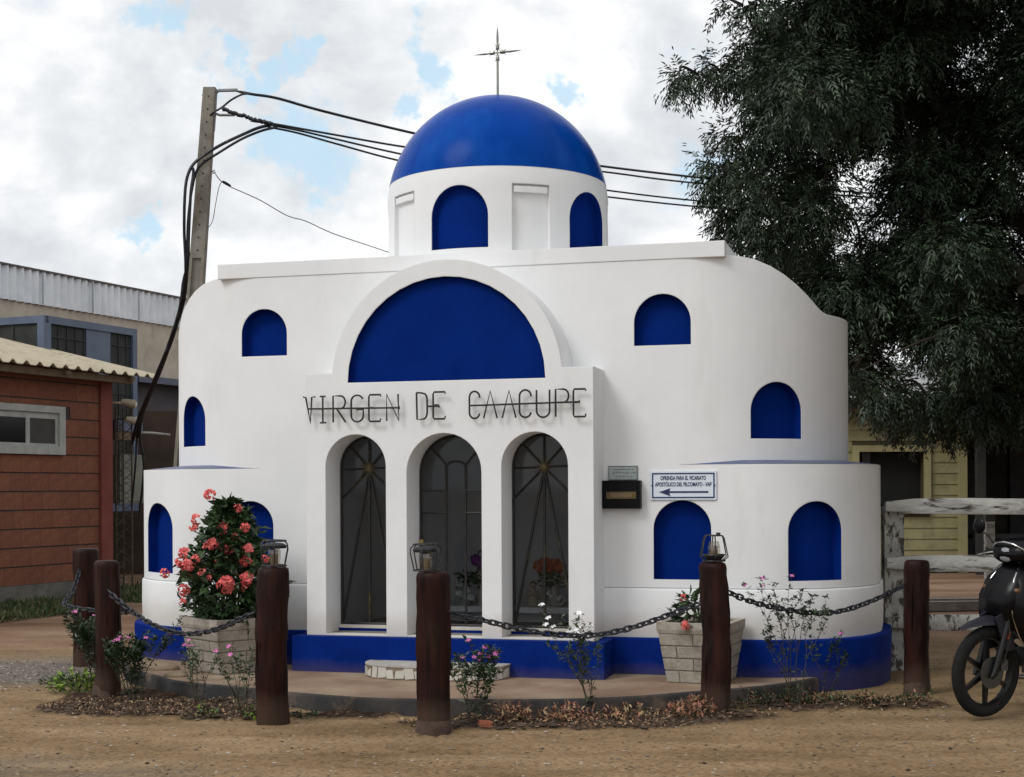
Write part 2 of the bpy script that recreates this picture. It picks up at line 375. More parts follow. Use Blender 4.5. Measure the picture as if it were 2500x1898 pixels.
P1 = mat('pebble_tan', (.20, .14, .085), (.29, .21, .135), spec=.1, rough=.9); P2 = mat('pebble_grey', (.13, .115, .095), (.22, .195, .16), spec=.1, rough=.9); P3 = mat('pebble_dark', (.035, .025, .018), (.07, .05, .035), spec=.1, rough=.9); P4 = mat('pebble_pale', (.30, .26, .21), (.42, .37, .31), spec=.1, rough=.85)
tag(pebbles('gravel', 11000, reg_front, .004, .020, [P1, P1, P3, P1, P1, P2, P4], .45, zfun=gz), 'loose pebbles and clods strewn over the sandy ground', 'gravel')
def reg_left(n):
    return np.stack([-6.2+RNG.random(n)*3.0, 12.2+RNG.random(n)*2.4], 1)
tag(pebbles('drive_gravel', 6000, reg_left, .005, .022, [P2, P2, P3, P4], .5, zfun=gz), 'grey gravel on the drive left of the posts', 'gravel')

# ------------------------------------------------------------------ chapel
TH = R(15.1); O = Vector((-.538, 12.2, 0))
def cw(x, y, z=0):     # chapel local to world
    c, s = math.cos(TH), math.sin(TH)
    return Vector((O.x+x*c+y*s, O.y-x*s+y*c, z))
chapel = thing('chapel', 'white plastered chapel with blue dome and blue blind arches', 'chapel', O, -TH)
def planfn(b, rc, y0, off=0):
    def f(s):
        sg = 1 if s >= 0 else -1; s = abs(s); a = b-rc
        if s <= a: return (sg*s, y0-off, 0, -1)
        ph = (s-a)/rc
        if ph <= PI/2: return (sg*(a+(rc+off)*math.sin(ph)), y0+rc-(rc+off)*math.cos(ph), sg*math.sin(ph), -math.cos(ph))
        return (sg*(b+off), y0+rc+(s-a-rc*PI/2), sg, 0)
    return f
UB, UR_ = 3.17, 1.30; LB, LR_ = 3.442, 1.05; YF, YB = .40, 3.10
PU = planfn(UB, UR_, YF); PL = planfn(LB, LR_, YF)
def xs_of(b, rc, n=26):
    a = b-rc; l = [a+rc*math.sin(PI/2*i/n) for i in range(n+1)]
    return sorted(set([-x for x in l]+list(np.linspace(-a, a, 13))+l))
def yfront(x, b, rc, off=0):
    a = b-rc; x = abs(x)
    if x <= a: return YF-off
    q = min(1, (x-a)/(rc)); return YF+rc-rc*math.sqrt(max(0, 1-q*q))
def columns(b, rc, z0, zt, xs):
    mb = MB(); k = len(xs)
    vs = []
    for x in xs:
        y = yfront(x, b, rc); yb = YF+YB-y+.0
        yb = max(yb, y+.01)
        vs += [(x, y, z0), (x, y, zt(x)), (x, yb, zt(x)), (x, yb, z0)]
    fs = []
    for i in range(k-1):
        for j in range(4): fs.append((i*4+j, i*4+(j+1) % 4, (i+1)*4+(j+1) % 4, (i+1)*4+j))
    fs += [(3, 2, 1, 0), ((k-1)*4, (k-1)*4+1, (k-1)*4+2, (k-1)*4+3)]
    return mb.add(vs, fs)
ZT = [(0, 3.55), (2.20, 3.55), (2.34, 3.542), (2.48, 3.514), (2.60, 3.465), (2.70, 3.405), (2.80, 3.325), (2.88, 3.245), (2.94, 3.175), (2.985, 3.125), (3.03, 3.105), (3.3, 3.10)]
def zt(x):
    x = abs(x)
    for (a, za), (b, zb) in zip(ZT, ZT[1:]):
        if x <= b: return za+(zb-za)*(x-a)/(b-a)
    return ZT[-1][1]
ux = sorted(set(xs_of(UB, UR_)+[s*v for v, _ in ZT if 0 < v < UB for s in (-1, 1)]))
upper = obj('upper_wall', columns(UB, UR_, 1.60, zt, ux), WHITE)
lower = obj('wall', columns(LB, LR_, .30, lambda x: 1.835, xs_of(LB, LR_)), WHITE)
ZLU = 1.835
# arched outline on a plan curve
def archpts(wd, z0, z1, n=20, flat=False):
    r = wd/2; out = []
    for i in range(n+1):
        s = -r*math.cos(PI*i/n)
        out.append((s, z1 if flat else z1-r+math.sqrt(max(0, r*r-s*s))))
    return out
def niche(pl, s0, wd, z0, z1, depth, outw=.0, flat=False, grow=0, closed=True, thru=None):
    mb = MB(); pts = archpts(wd+2*grow, z0-grow, z1+grow, flat=flat); k = len(pts); z0 = z0-grow
    def P(s, z, off):
        x, y, nx, ny = pl(s); return (x+nx*off, y+ny*off, z)
    fr = []; bk = []
    for s, z in pts:
        fr += [P(s0+s, z0, outw), P(s0+s, z, outw)]; bk += [P(s0+s, z0, -depth), P(s0+s, z, -depth)]
    fs = []; n = 2*k
    for i in range(k-1):
        a, b, c, d = 2*i, 2*i+1, 2*i+3, 2*i+2
        if closed: fs.append((a, d, c, b))
        fs.append((n+a, n+b, n+c, n+d)); fs.append((b, c, n+c, n+b)); fs.append((a, n+a, n+d, d))
    fs.append((0, 1, n+1, n)); fs.append((n-2, n+n-2, n+n-1, n-1))
    return mb.add(fr+bk, fs)
def front_plane(y):
    return lambda s: (s, y, 0, -1)
ND = .095
low_n = [(-1.958, .44, .875, 1.545), (1.894, .475, .892, 1.543), (3.0, .495, .885, 1.531), (-3.0, .47, .89, 1.528)]
up_n = [(-1.82, .44, 2.83, 3.246), (1.737, .47, 2.82, 3.242), (2.705, .485, 2.046, 2.514), (-2.72, .46, 2.046, 2.506)]
def cut_and_fill(host, pl, lst, name='blind_arch', m=BLUE, depth=ND, flat=False):
    cs = []
    for (s0, wd, z0, z1) in lst:
        cs.append(obj('cutter', niche(pl, s0, wd, z0, z1, depth, outw=.06, flat=flat), WHITE))
        obj(name, niche(pl, s0, wd, z0, z1, depth-.002, outw=-.0025, flat=flat, grow=-.0015, closed=False), m, chapel, smooth=30, recalc=False)
    return cs
room = MB().span((-1.16, .1, .40), (1.16, 2.3, 2.45))
cl = cut_and_fill(lower, PL, low_n); cl.append(obj('cutter', room, WHITE))
cu = cut_and_fill(upper, PU, up_n); un = lower.modifiers.new('join', 'BOOLEAN'); un.operation = 'UNION'; un.object = upper; un.solver = 'EXACT'
boolean(lower, cl+cu); bpy.data.objects.remove(upper, do_unlink=True); lower.parent = chapel
# sloping blue ledge between the tiers
def side_pts(pl, b, rc, s0, n, off=0, yend=2.2):
    smax = (b-rc)+rc*PI/2+(yend-YF-rc)
    return [pl(s0+(smax-s0)*i/n) for i in range(n+1)]
for sg in (1, -1):
    mb = MB(); n = 40; A = side_pts(PL, LB, LR_, 1.87, n); B = side_pts(PU, UB, UR_, 1.87, n)
    for i in range(n):
        q = [];
        for (src, z, off) in ((A, 1.8375, .002), (B, 1.872, -.01)):
            for j in (i, i+1):
                x, y, nx, ny = src[j]; zz = z if src is A else 1.8375+.0345*min(1, j/8)
                q.append((sg*(x+nx*off), y+ny*off, zz))
        mb.add([q[0], q[1], q[3], q[2]], [(0, 1, 2, 3)])
    obj('ledge', mb, LEDGE, chapel, smooth=40)
# skirting course, proud below the groove
def sweep(pl, prof, s_lo, s_hi, n=60):
    mb = MB(); k = len(prof); vs = []
    for i in range(n+1):
        s = s_lo+(s_hi-s_lo)*i/n; x, y, nx, ny = pl(s)
        for (o_, z) in prof: vs.append((x+nx*o_, y+ny*o_, z))
    fs = [(i*k+j, i*k+j+1, (i+1)*k+j+1, (i+1)*k+j) for i in range(n) for j in range(k-1)]
    return mb.add(vs, fs)
smx = (LB-LR_)+LR_*PI/2+.9
for a, b in ((1.24, smx), (-smx, -1.24)):
    obj('skirting', sweep(PL, [(-.01, .40), (.017, .40), (.021, .60), (.019, .795), (.013, .812), (-.01, .818)], a, b, 70), WHITE, chapel, smooth=50)
    obj('groove_shade', sweep(PL, [(-.01, .8185), (.0015, .819), (.0015, .824), (-.01, .8245)], a, b, 70), mat('groove_shadow', (.18, .18, .19), (.4, .4, .4), scale=3), chapel)  # thin dark strip, its colour stands for the shade above the skirting
# blue plinth
pp = planfn(LB, LR_, YF, .0)
obj('plinth', sweep(PL, [(.085, -.05), (.092, .38), (.085, .408), (.07, .414), (-.02, .414)], 1.2, smx, 60), BLUED, chapel, smooth=40)
obj('plinth', sweep(PL, [(.085, -.05), (.092, .38), (.085, .408), (.07, .414), (-.02, .414)], -smx, -1.2, 60), BLUED, chapel, smooth=40)
obj('plinth', MB().span((-1.345, -.105, -.05), (1.34, .5, .412)), BLUED, chapel)
# porch with arched band
XC = -.015; pts = [(-1.252, .412), (-1.252, 2.628), (XC-.997, 2.628)]
for i in range(1, 48):
    a = PI-PI*i/48
    z = 2.546+1.0*math.sin(a)
    if z > 2.632: pts.append((XC+1.0*math.cos(a), z))
pts += [(XC+.997, 2.628), (1.24, 2.628), (1.24, .412)]
porch = obj('porch', MB().prism(pts[::-1], 0, .405), WHITE)
DOORS = [(-.806, .54), (-.027, .65), (.748, .56)]; DZ0, DZ1 = .425, 2.108
cs = [obj('cutter', niche(front_plane(0), x, wd, DZ0, DZ1, .50, outw=.1), WHITE) for x, wd in DOORS]
cs.append(obj('cutter', niche(front_plane(0), XC, 1.714, 2.544, 3.405, .055, outw=.06), WHITE))
boolean(porch, cs); porch.parent = chapel
obj('lunette', niche(front_plane(0), XC, 1.714, 2.544, 3.405, .053, outw=-.002, grow=-.0015, closed=False), BLUE, chapel, smooth=30, recalc=False)
INNER = mat('room_plaster', (.72, .72, .73), (.78, .78, .78), rough=.9)
obj('room_floor', MB().span((-1.15, .12, .405), (1.15, 2.29, .428)), mat('room_floor', (.2, .18, .16)), chapel)
obj('room_wall', MB().span((-1.15, 2.25, .43), (1.15, 2.29, 2.44)).span((-1.155, .42, .43), (-1.14, 2.25, 2.44)).span((1.14, .42, .43), (1.155, 2.25, 2.44)), INNER, chapel)
for x, wd in DOORS:
    obj('sill', MB().span((x-wd/2+.002, .27, .452), (x+wd/2-.002, .37, .478)), mat('sill_stone', (.5, .47, .42), (.6, .57, .52), edge=.005), chapel)
    obj('sill_riser', MB().span((x-wd/2+.003, .275, .4255), (x+wd/2-.003, .37, .4515)), BLUED, chapel)
# parapet, drum, dome
obj('parapet', MB().span((-2.262, YF-.005, 3.527), (2.252, 3.0, 3.657)), WHITE, chapel)
DC = (.012, 1.57); DR = 1.025
prof = [(DR, 3.45), (DR+.003, 3.9), (DR, 4.10), (DR-.001, 4.228)]+[(DR*math.cos(a), 4.228+DR*math.sin(a)) for a in [R(x) for x in (3, 6, 9, 11.5)]]
ZP = prof[-1][1]
drum = obj('drum', MB().lathe(prof, 128, (DC[0], DC[1], 0)), WHITE)
def drum_plan(s):
    a = s/DR-PI/2; return (DC[0]+DR*math.cos(a), DC[1]+DR*math.sin(a), math.cos(a), math.sin(a))
da0 = R(-4.0)
arcs = [((da0+k*R(72))*DR, .53, 3.725, 4.272) for k in range(-2, 3)]
pans = [((da0+R(36)+k*R(72))*DR, .34, 3.70, 4.275) for k in range(-2, 3)]
cs = cut_and_fill(drum, drum_plan, arcs, 'blind_arch', BLUE, .07)
cs += [obj('cutter', niche(drum_plan, s, wd, z0, z1, .035, outw=.06, flat=True), WHITE) for s, wd, z0, z1 in pans]
boolean(drum, cs); drum.parent = chapel
for s, wd, z0, z1 in pans:
    obj('panel_lintel', niche(drum_plan, s, wd-.03, 4.20, 4.255, .04, outw=-.006, flat=True), WHITE, chapel)
hd = [((DR+.0015)*math.cos(a), 4.228+(DR+.0015)*math.sin(a)*1.02) for a in [R(11.2+78.8*i/30) for i in range(31)]]
hd[-1] = (0, hd[-1][1])
obj('dome', MB().lathe(hd, 128, (DC[0], DC[1], 0)), DOME, chapel, smooth=60)
# cross on the dome
ZC = 5.70
cross = bpy.data.objects.new('cross', None); COL.objects.link(cross); cross.parent = chapel; cross.location = (0.015, 1.57, 0)
CRM = mat('cross_metal', (.20, .22, .20), (.36, .36, .30), rough=.35, metal=.8, scale=8)
mb = MB().tube([(0, 0, 5.28), (0, 0, 5.66)], .011, 10).tube([(0, 0, 5.66), (0, 0, ZC)], .009, 8)
obj('cross_shaft', mb, CRM, cross, smooth=40)
for dx, dz, ln in ((-1, -.02, .235), (1, .02, .235), (0, 1, .245), (0, -1, .08)):
    d = Vector((dx, 0, dz)).normalized(); c = Vector((0, 0, ZC)); mb = MB()
    k = [0, .02, .04, .06, .085, .10, .15, .2, 1]
    if dz == -1: mb.tube([c, c+d*.03, c+d*.045, c+d*.07, c+d*.085], [.008, .009, .019, .016, .010], 8)
    else: mb.tube([c, c+d*.025, c+d*.035, c+d*.06, c+d*.08, c+d*.12, c+d*(ln-.06), c+d*ln], [.007, .008, .018, .018, .010, .012, .009, .001], 8)
    s = Vector((-d.z, 0, d.x))
    for q in (1, -1):
        mb.tube([c+d*.065+s*q*.014, c+d*.085+s*q*.03], [.004, .0015], 5)
        mb.tube([c+d*.03+s*q*.012, c+d*.018+s*q*.022], [.003, .0012], 5)
    obj('cross_arm', mb, CRM, cross, smooth=40)
# letters
LH = .222
def arcp(cx, cz, rx, rz, a0, a1, n=7): return [(cx+rx*math.cos(R(a0+(a1-a0)*i/n)), cz+rz*math.sin(R(a0+(a1-a0)*i/n))) for i in range(n+1)]
GL = {
 'V': [[(-.12, 1), (.10, .98), (.5, 0), (.62, .98), (.92, 1)]],
 'I': [[(0, 1), (.9, 1)], [(.45, 1), (.45, 0)], [(0, 0), (1, 0)]],
 'R': [[(0, 0), (0, 1)]+arcp(.60, .76, .38, .24, 90, -90)+[(.28, .52), (1, 0)]],
 'G': [arcp(.5, .78, .48, .22, 20, 180, 9)+[(.02, .22)]+arcp(.5, .22, .48, .22, 180, 360, 9)+[(.98, .46), (.45, .46)]],
 'E': [[(1, .93), (.97, 1), (.1, 1), (.02, .93), (.02, .07), (.1, 0), (.95, 0), (1, .1)], [(.02, .52), (.4, .52)]],
 'N': [[(0, 0), (0, 1), (.98, 0), (.92, 1)]],
 'D': [[(0, 1), (.45, .99)]+arcp(.62, .72, .36, .25, 70, 0, 4)+arcp(.62, .28, .36, .27, 0, -80, 4)+[(.04, 0), (0, 1)]],
 'C': [arcp(.5, .78, .48, .22, -5, 180, 10)+[(.02, .22)]+arcp(.5, .22, .48, .22, 180, 350, 10)],
 'A': [[(0, 0), (.5, 1), (1, 0)]],
 'U': [[(.02, 1), (.02, .24)]+arcp(.5, .24, .48, .24, 180, 360, 10)+[(.98, 1)]],
 'P': [[(0, 0), (0, 1)]+arcp(.60, .76, .38, .24, 90, -90)+[(.0, .52)]]}
YL = -.045
for ch, x0, x1, z0 in [('V', -1.245, -1.14, 2.207), ('I', -1.105, -1.05, 2.209), ('R', -.987, -.875, 2.21), ('G', -.826, -.715, 2.212), ('E', -.669, -.562, 2.213), ('N', -.509, -.400, 2.215),
                       ('D', -.246, -.152, 2.222), ('E', -.104, .003, 2.224), ('C', .209, .300, 2.222), ('A', .332, .447, 2.222), ('A', .490, .605, 2.222), ('C', .634, .735, 2.224), ('U', .777, .89, 2.222), ('P', .938, 1.048, 2.224), ('E', 1.083, 1.187, 2.222)]:
    mb = MB()
    for st in GL[ch]: mb.tube([(x0+(x1-x0)*x, YL, z0+LH*z) for x, z in st], .0080, 6)
    obj('letter', mb, IRON, chapel, smooth=40)
for x0, x1, z0, z1 in ((-1.21, -.394, 2.328, 2.323), (-.158, -.05, 2.33, 2.33), (.214, 1.138, 2.328, 2.342)):
    mb = MB().tube([(x0, YL, z0), (x1, YL, z1)], .0085, 6).tube([(x1-.003, YL, z1-.014), (x1-.003, YL, z1+.014)], .005, 6)
    for q in (.12, .5, .9): mb.tube([(x0+(x1-x0)*q, YL, z0+(z1-z0)*q), (x0+(x1-x0)*q, .004, z0+(z1-z0)*q)], .004, 6)
    obj('letter_bar', mb, IRON, chapel)
# gates
GY_ = .33
def frame_arch(x, wd, r, y=GY_):
    p = [(x-wd/2, y, .479)]+[(x-wd/2*math.cos(PI*i/16), y, DZ1-.012-wd/2+wd/2*math.sin(PI*i/16)) for i in range(17)]+[(x+wd/2, y, .479)]
    return MB().tube(p, r, 6).tube([(x-wd/2, y, .487), (x+wd/2, y, .487)], r, 6)
GLASS = bpy.data.materials.new('tinted_glass'); GLASS.use_nodes = True; t = GLASS.node_tree; t.nodes.clear()
o_ = t.nodes.new('ShaderNodeOutputMaterial'); m_ = t.nodes.new('ShaderNodeMixShader'); tr = t.nodes.new('ShaderNodeBsdfTransparent'); tr.inputs[0].default_value = (.78, .79, .80, 1)
gl = t.nodes.new('ShaderNodeBsdfGlossy'); gl.inputs['Roughness'].default_value = .04; gl.inputs['Color'].default_value = (.9, .9, .9, 1); lw = t.nodes.new('ShaderNodeFresnel'); lw.inputs[0].default_value = 1.28
t.links.new(lw.outputs[0], m_.inputs[0]); t.links.new(tr.outputs[0], m_.inputs[1]); t.links.new(gl.outputs[0], m_.inputs[2]); t.links.new(m_.outputs[0], o_.inputs[0])
for gi, (x, wd) in enumerate(DOORS):
    gt = bpy.data.objects.new('gate', None); COL.objects.link(gt); gt.parent = chapel
    obj('gate_frame', frame_arch(x, wd-.03, .012), IRON, gt, smooth=50)
    obj('glass_pane', niche(front_plane(.345), x, wd-.01, .478, DZ1-.004, .004), GLASS, gt)
    zc = 1.825; y = GY_
    top = DZ1-.02; rr = wd/2-.02
    if gi != 1:
        cx = x+.0; c = Vector((cx, y, zc))
        ends = [(x, top), (x-rr, zc-.01), (x+rr, zc+.01), (x-rr*.72, zc+.20), (x+rr*.72, zc+.20), (x-rr, zc-.26), (x+rr, zc-.26), (x-rr, .50), (x, .49), (x+rr, .50)]
        for k, (ex, ez) in enumerate(ends):
            obj('gate_bar', MB().tube([c, (ex, y, ez)],   .012 if k > 6 else .010, 6), IRONG, gt)
        mb = MB().sph(c+Vector((0, -.008, 0)), .022, 8, (1, .5, 1.3))
        for k in range(16):
            a = 2*PI*k/16+.1; l = .10 if k % 2 else .06
            mb.tube([c+Vector((0, -.008, 0)), c+Vector((l*math.cos(a), -.010, l*math.sin(a)))], [.007, .001], 5)
        obj('gilt_star', mb, GOLD, gt)
    else:
        xl, xr = -.112, .06; mb = MB()
        ia = [(xl, y, .49), (xl, y, 1.83)]+[(-.026-.086*math.cos(PI*i/10), y, 1.83+.05*math.sin(PI*i/10)) for i in range(1, 10)]+[(xr, y, 1.83), (xr, y, .49)]
        obj('gate_bar', MB().tube(ia, .010, 6), IRON, gt, smooth=50)
        for z in (1.63, 1.44):
            obj('gate_bar', MB().tube([(x-rr, y, z), (xl, y, z)], .0085, 6), IRONG, gt); obj('gate_bar', MB().tube([(xr, y, z), (x+rr, y, z)], .0085, 6), IRONG, gt)
        obj('gate_bar', MB().tube([(xl, y, 1.85), (x-rr*.72, y, 2.0)], .008, 6), IRON, gt); obj('gate_bar', MB().tube([(xr, y, 1.85), (x+rr*.72, y, 2.0)], .008, 6), IRON, gt)
        pk = MB().span((x-rr-.014, y-.03, 1.18), (x-rr+.022, y-.012, 1.215)); obj('padlock', pk, mat('brass', (.5, .36, .12), rough=.35, metal=.8, edge=.003), gt)
        obj('padlock_shackle', MB().tube([(x-rr-.006, y-.02, 1.21), (x-rr-.006, y-.02, 1.24), (x-rr+.004, y-.02, 1.25), (x-rr+.014, y-.02, 1.24), (x-rr+.014, y-.02, 1.21)], .0035, 6), IRON, gt)

# ------------------------------------------------------------------ signs on the chapel wall
def ch_thing(name, label, cat, x, y, z, group=None): 
    return thing(name, label, cat, cw(x, y, z), -TH, group)
def text_mesh(name, s, size, m, parent, loc, align='CENTER', sx=1, off=0, ext=.0008):
    cu = bpy.data.curves.new(name, 'FONT'); cu.body = s; cu.size = size; cu.align_x = align; cu.extrude = ext; cu.offset = off
    to = bpy.data.objects.new(name, cu); COL.objects.link(to); bpy.context.view_layer.update()
    me = bpy.data.meshes.new_from_object(to.evaluated_get(bpy.context.evaluated_depsgraph_get())); bpy.data.objects.remove(to, do_unlink=True)
    me.transform(Matrix.Rotation(R(90), 4, 'X') @ Matrix.Diagonal((sx, 1, 1, 1))); me.materials.clear(); me.materials.append(m)
    return link(name, me, parent, loc)
NAVY = mat('navy_print', (.012, .02, .09), rough=.5)
sg = ch_thing('wall_sign', 'white offering sign with blue left arrow above the blue arch', 'sign', 1.905, YF, 1.664)
obj('sign_board', MB().box((0, -.008, 0), (.545, .010, .235)), mat('sign_white', (.66, .72, .80), (.68, .74, .82), rough=.4, edge=.003), sg)
obj('sign_border', MB().box((0, -.0145, .098), (.515, .002, .011)).box((0, -.0145, -.098), (.515, .002, .011)).box((-.252, -.0145, 0), (.011, .002, .184)).box((.252, -.0145, 0), (.011, .002, .184)), NAVY, sg)
text_mesh('sign_text', 'OFRENDA PARA EL VICARIATO', .046, NAVY, sg, (0, -.0145, .046), sx=.58, off=.0012)
text_mesh('sign_text', 'APOSTÓLICO DEL PILCOMAYO - VAP', .046, NAVY, sg, (0, -.0145, -.006), sx=.60, off=.0012)
obj('sign_arrow', MB().prism([(-.20, -.053), (-.105, -.022), (-.115, -.046), (.205, -.046), (.205, -.060), (-.115, -.060), (-.105, -.086)][::-1], -.0165, -.0135), NAVY, sg)
obj('sign_screw', MB().sph((-.258, -.016, 0), .006, 8), IRON, sg)
obj('sign_screw', MB().sph((.258, -.016, 0), .006, 8), IRON, sg)
pq = ch_thing('wall_plaque', 'small grey metal plaque above the black offering box', 'plaque', 1.405, YF, 1.770)
PM = mat('plaque_metal', (.30, .34, .33), (.42, .46, .45), rough=.4, metal=.6, scale=25, stain=(.12, .14, .13), sscale=30)
obj('plaque_plate', MB().box((0, -.008, 0), (.245, .012, .118)), PM, pq)
PD = mat('plaque_dark', (.06, .07, .07), rough=.5)
mb = MB()
for sx_ in (-1, 1): mb.box((sx_*.119, -.015, 0), (.005, .003, .118))
for sz_ in (-1, 1): mb.box((0, -.015, sz_*.056), (.233, .003, .005))
obj('plaque_rim', mb, PD, pq)
mb = MB(); rr_ = random.Random(3)
for row, (xa, xb, zz) in enumerate([(-.075, .075, .028), (-.09, .09, .0), (-.06, .07, -.028)]):
    x = xa
    while x < xb:
        wl = rr_.uniform(.008, .03); 
        p_ = [(x+wl*i/4, -.0155, zz+rr_.uniform(-.005, .006)) for i in range(5)]
        mb.tube(p_, .0018, 4); x += wl+.006
obj('plaque_engraving', mb, PD, pq)
bx = ch_thing('offering_box', 'black steel offering box with brass letter slot on the white wall', 'collection box', 1.402, YF, 1.592)
obj('box_body', MB().box((0, -.042, 0), (.315, .084, .232)), mat('box_black', (.004, .004, .005), (.007, .007, .008), spec=.1, rough=.45, edge=.004), bx)
BR = mat('aged_brass', (.09, .065, .03), (.15, .11, .05), rough=.45, metal=.6)
obj('slot_plate', MB().box((0, -.086, -.006), (.25, .004, .058)), BR, bx)
obj('slot_flap', MB().box((0, -.090, -.006), (.185, .005, .034)), mat('aged_brass_light', (.14, .11, .055), (.2, .15, .08), rough=.4, metal=.6), bx)

# ------------------------------------------------------------------ things inside the chapel
def petal_ball(mb, c, r, n, s, seed):
    q = random.Random(seed)
    for _ in range(n):
        d = Vector((q.gauss(0, 1), q.gauss(0, 1), q.gauss(0, 1))).normalized(); p = Vector(c)+d*r*q.uniform(.6, 1)
        a = d.orthogonal().normalized(); b = d.cross(a); ang = q.uniform(0, 6); a, b = a*math.cos(ang)+b*math.sin(ang), b*math.cos(ang)-a*math.sin(ang)
        mb.add([p-a*s, p+b*s*.8+d*s*.3, p+a*s+d*s*.4, p-b*s*.8+d*s*.3], [(0, 1, 2, 3)])
def bouquet(label, x, y, z, cs, pm, vm, balls):
    b = ch_thing('flower_vase', label, 'bouquet', x, y, z, 'offerings inside the chapel')
    obj('vase', MB().lathe([(.035, 0), (.05, .05), (.045, .12), (.03, .17), (.04, .20)], 14), vm, b, smooth=40)
    mb = MB(); lf = MB()
    for i, (dx, dz) in enumerate(balls): petal_ball(mb, (dx, random.uniform(-.03, .03), dz), .055, 60, .022, i+int(x*100))
    for i in range(60):
        a = random.uniform(0, 6.28); p = Vector((random.uniform(-.08, .08), random.uniform(-.05, .05), random.uniform(.16, .3))); d = Vector((math.cos(a), math.sin(a), random.uniform(-.3, .8)))*.06; s = d.orthogonal().normalized()*.014
        lf.add([p, p+d*.5+s, p+d, p+d*.5-s], [(0, 1, 2, 3)])
    obj('blooms', mb, pm, b); obj('leaves', lf, GREEN, b)
alt = ch_thing('altar_table', 'low stone altar shelf along the inside of the chapel', 'altar', .05, 1.55, .43)
obj('table_top', MB().box((.2, 0, .12), (1.7, .7, .05)), INNER, alt); obj('table_base', MB().box((.2, .05, .045), (1.5, .5, .09)), INNER, alt)
VM = mat('vase_glaze', (.3, .3, .28), (.4, .38, .33), rough=.3)
bouquet('purple flowers in a vase behind the middle gate', -.10, 1.35, .58, None, mat('purple_petal', (.22, .05, .28), (.34, .10, .38)), VM, [(0, .36), (.06, .40), (-.06, .41), (.02, .46)])
bouquet('white flowers behind the middle gate beside the front post', -.24, 1.30, .58, None, mat('cream_petal', (.6, .6, .58), (.7, .7, .68)), VM, [(-.04, .10), (.03, .16), (-.05, .20), (.05, .06)])
bouquet('orange flowers in a vase behind the right gate', .52, 1.40, .58, None, mat('orange_petal', (.60, .12, .04), (.7, .18, .06)), VM, [(-.08, .36), (-.02, .39), (.06, .37), (.11, .35), (.0, .33)])
an = ch_thing('angel_figurine', 'small pale praying figurine standing behind the right gate', 'figurine', .40, 1.30, .58)
FG = mat('figurine_plaster', (.33, .28, .22), (.42, .36, .3), rough=.7)
obj('figurine_body', MB().lathe([(.05, 0), (.055, .03), (.042, .09), (.034, .13), (.018, .155), (.015, .165)], 14).tube([(-.035, 0, .125), (-.03, -.035, .095), (-.004, -.05, .11)], .010, 7).tube([(.035, 0, .125), (.03, -.035, .095), (.004, -.05, .11)], .010, 7), FG, an, smooth=50)
obj('figurine_head', MB().sph((0, -.004, .19), .027, 12, (1, 1, 1.15)), mat('figurine_skin', (.42, .3, .22)), an, smooth=60)
obj('figurine_hair', MB().sph((0, .004, .20), .030, 12, (1.05, 1, 1)), mat('figurine_hair', (.08, .05, .03)), an, smooth=60)
obj('figurine_wing', MB().prism([(-.03, .14), (-.075, .17), (-.08, .10), (-.045, .05), (-.02, .08)], .03, .038).prism([(.03, .14), (.075, .17), (.08, .10), (.045, .05), (.02, .08)], .03, .038), FG, an)
bouquet('small white flowers beside the figurine behind the right gate', .60, 1.32, .58, None, mat('cream_petal', (.6, .6, .58)), VM, [(-.03, .10), (.04, .06)])
sh_ = ch_thing('wooden_shrine', 'reddish wooden arched shrine panel at the right behind the gate', 'shrine', .93, 1.6, .43)
obj('shrine_panel', MB().prism([(-.15, 0)]+[(-.15*math.cos(PI*i/12), .75+.15*math.sin(PI*i/12)) for i in range(13)]+[(.15, 0)], -.05, .05), mat('red_wood', (.13, .035, .02), (.18, .05, .03), rough=.5), sh_)
obj('shrine_moulding', MB().tube([(-.155, -.055, 0), (-.155, -.055, .75)]+[(-.155*math.cos(PI*i/12), -.055, .75+.155*math.sin(PI*i/12)) for i in range(1, 12)]+[(.155, -.055, .75), (.155, -.055, 0)], .012, 6), mat('red_wood_dark', (.08, .02, .012)), sh_)

# ------------------------------------------------------------------ platform, kerb, step
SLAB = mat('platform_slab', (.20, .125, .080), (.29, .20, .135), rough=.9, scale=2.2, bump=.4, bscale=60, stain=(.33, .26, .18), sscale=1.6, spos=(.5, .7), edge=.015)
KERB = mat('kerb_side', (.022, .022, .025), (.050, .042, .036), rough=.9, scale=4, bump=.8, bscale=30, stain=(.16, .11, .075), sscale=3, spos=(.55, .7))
cur = [(-3.45, 13.1), (-3.32, 12.72), (-3.05, 12.32), (-2.73, 11.86), (-2.38, 11.60), (-2.03, 11.38), (-1.66, 11.12), (-1.16, 10.85), (-.80, 10.76), (-.44, 10.73), (0, 10.69), (.52, 10.72), (.99, 10.87), (1.40, 11.08), (1.80, 11.28), (2.17, 11.56), (2.50, 11.95), (2.7, 12.6)]
def smooth_path(p, n=6):
    out = []
    for i in range(len(p)-1):
        p0, p1, p2, p3 = p[max(i-1, 0)], p[i], p[i+1], p[min(i+2, len(p)-1)]
        for j in range(n):
            u = j/n; out.append(tuple(.5*((2*p1[k])+(-p0[k]+p2[k])*u+(2*p0[k]-5*p1[k]+4*p2[k]-p3[k])*u*u+(-p0[k]+3*p1[k]-3*p2[k]+p3[k])*u**3) for k in range(len(p1))))
    return out+[tuple(p[-1])]
cs_ = smooth_path(cur, 5)
mb = MB(); vs = []
back = cw(0, .6)
for x, y in cs_:
    for dz, k in ((-.05, -.006), (.10, 0), (.113, .010), (.116, .03)):
        dx, dy = x-back.x, y-back.y; l = math.hypot(dx, dy); vs.append((x-dx/l*k, y-dy/l*k, dz))
n = len(cs_); fs = []
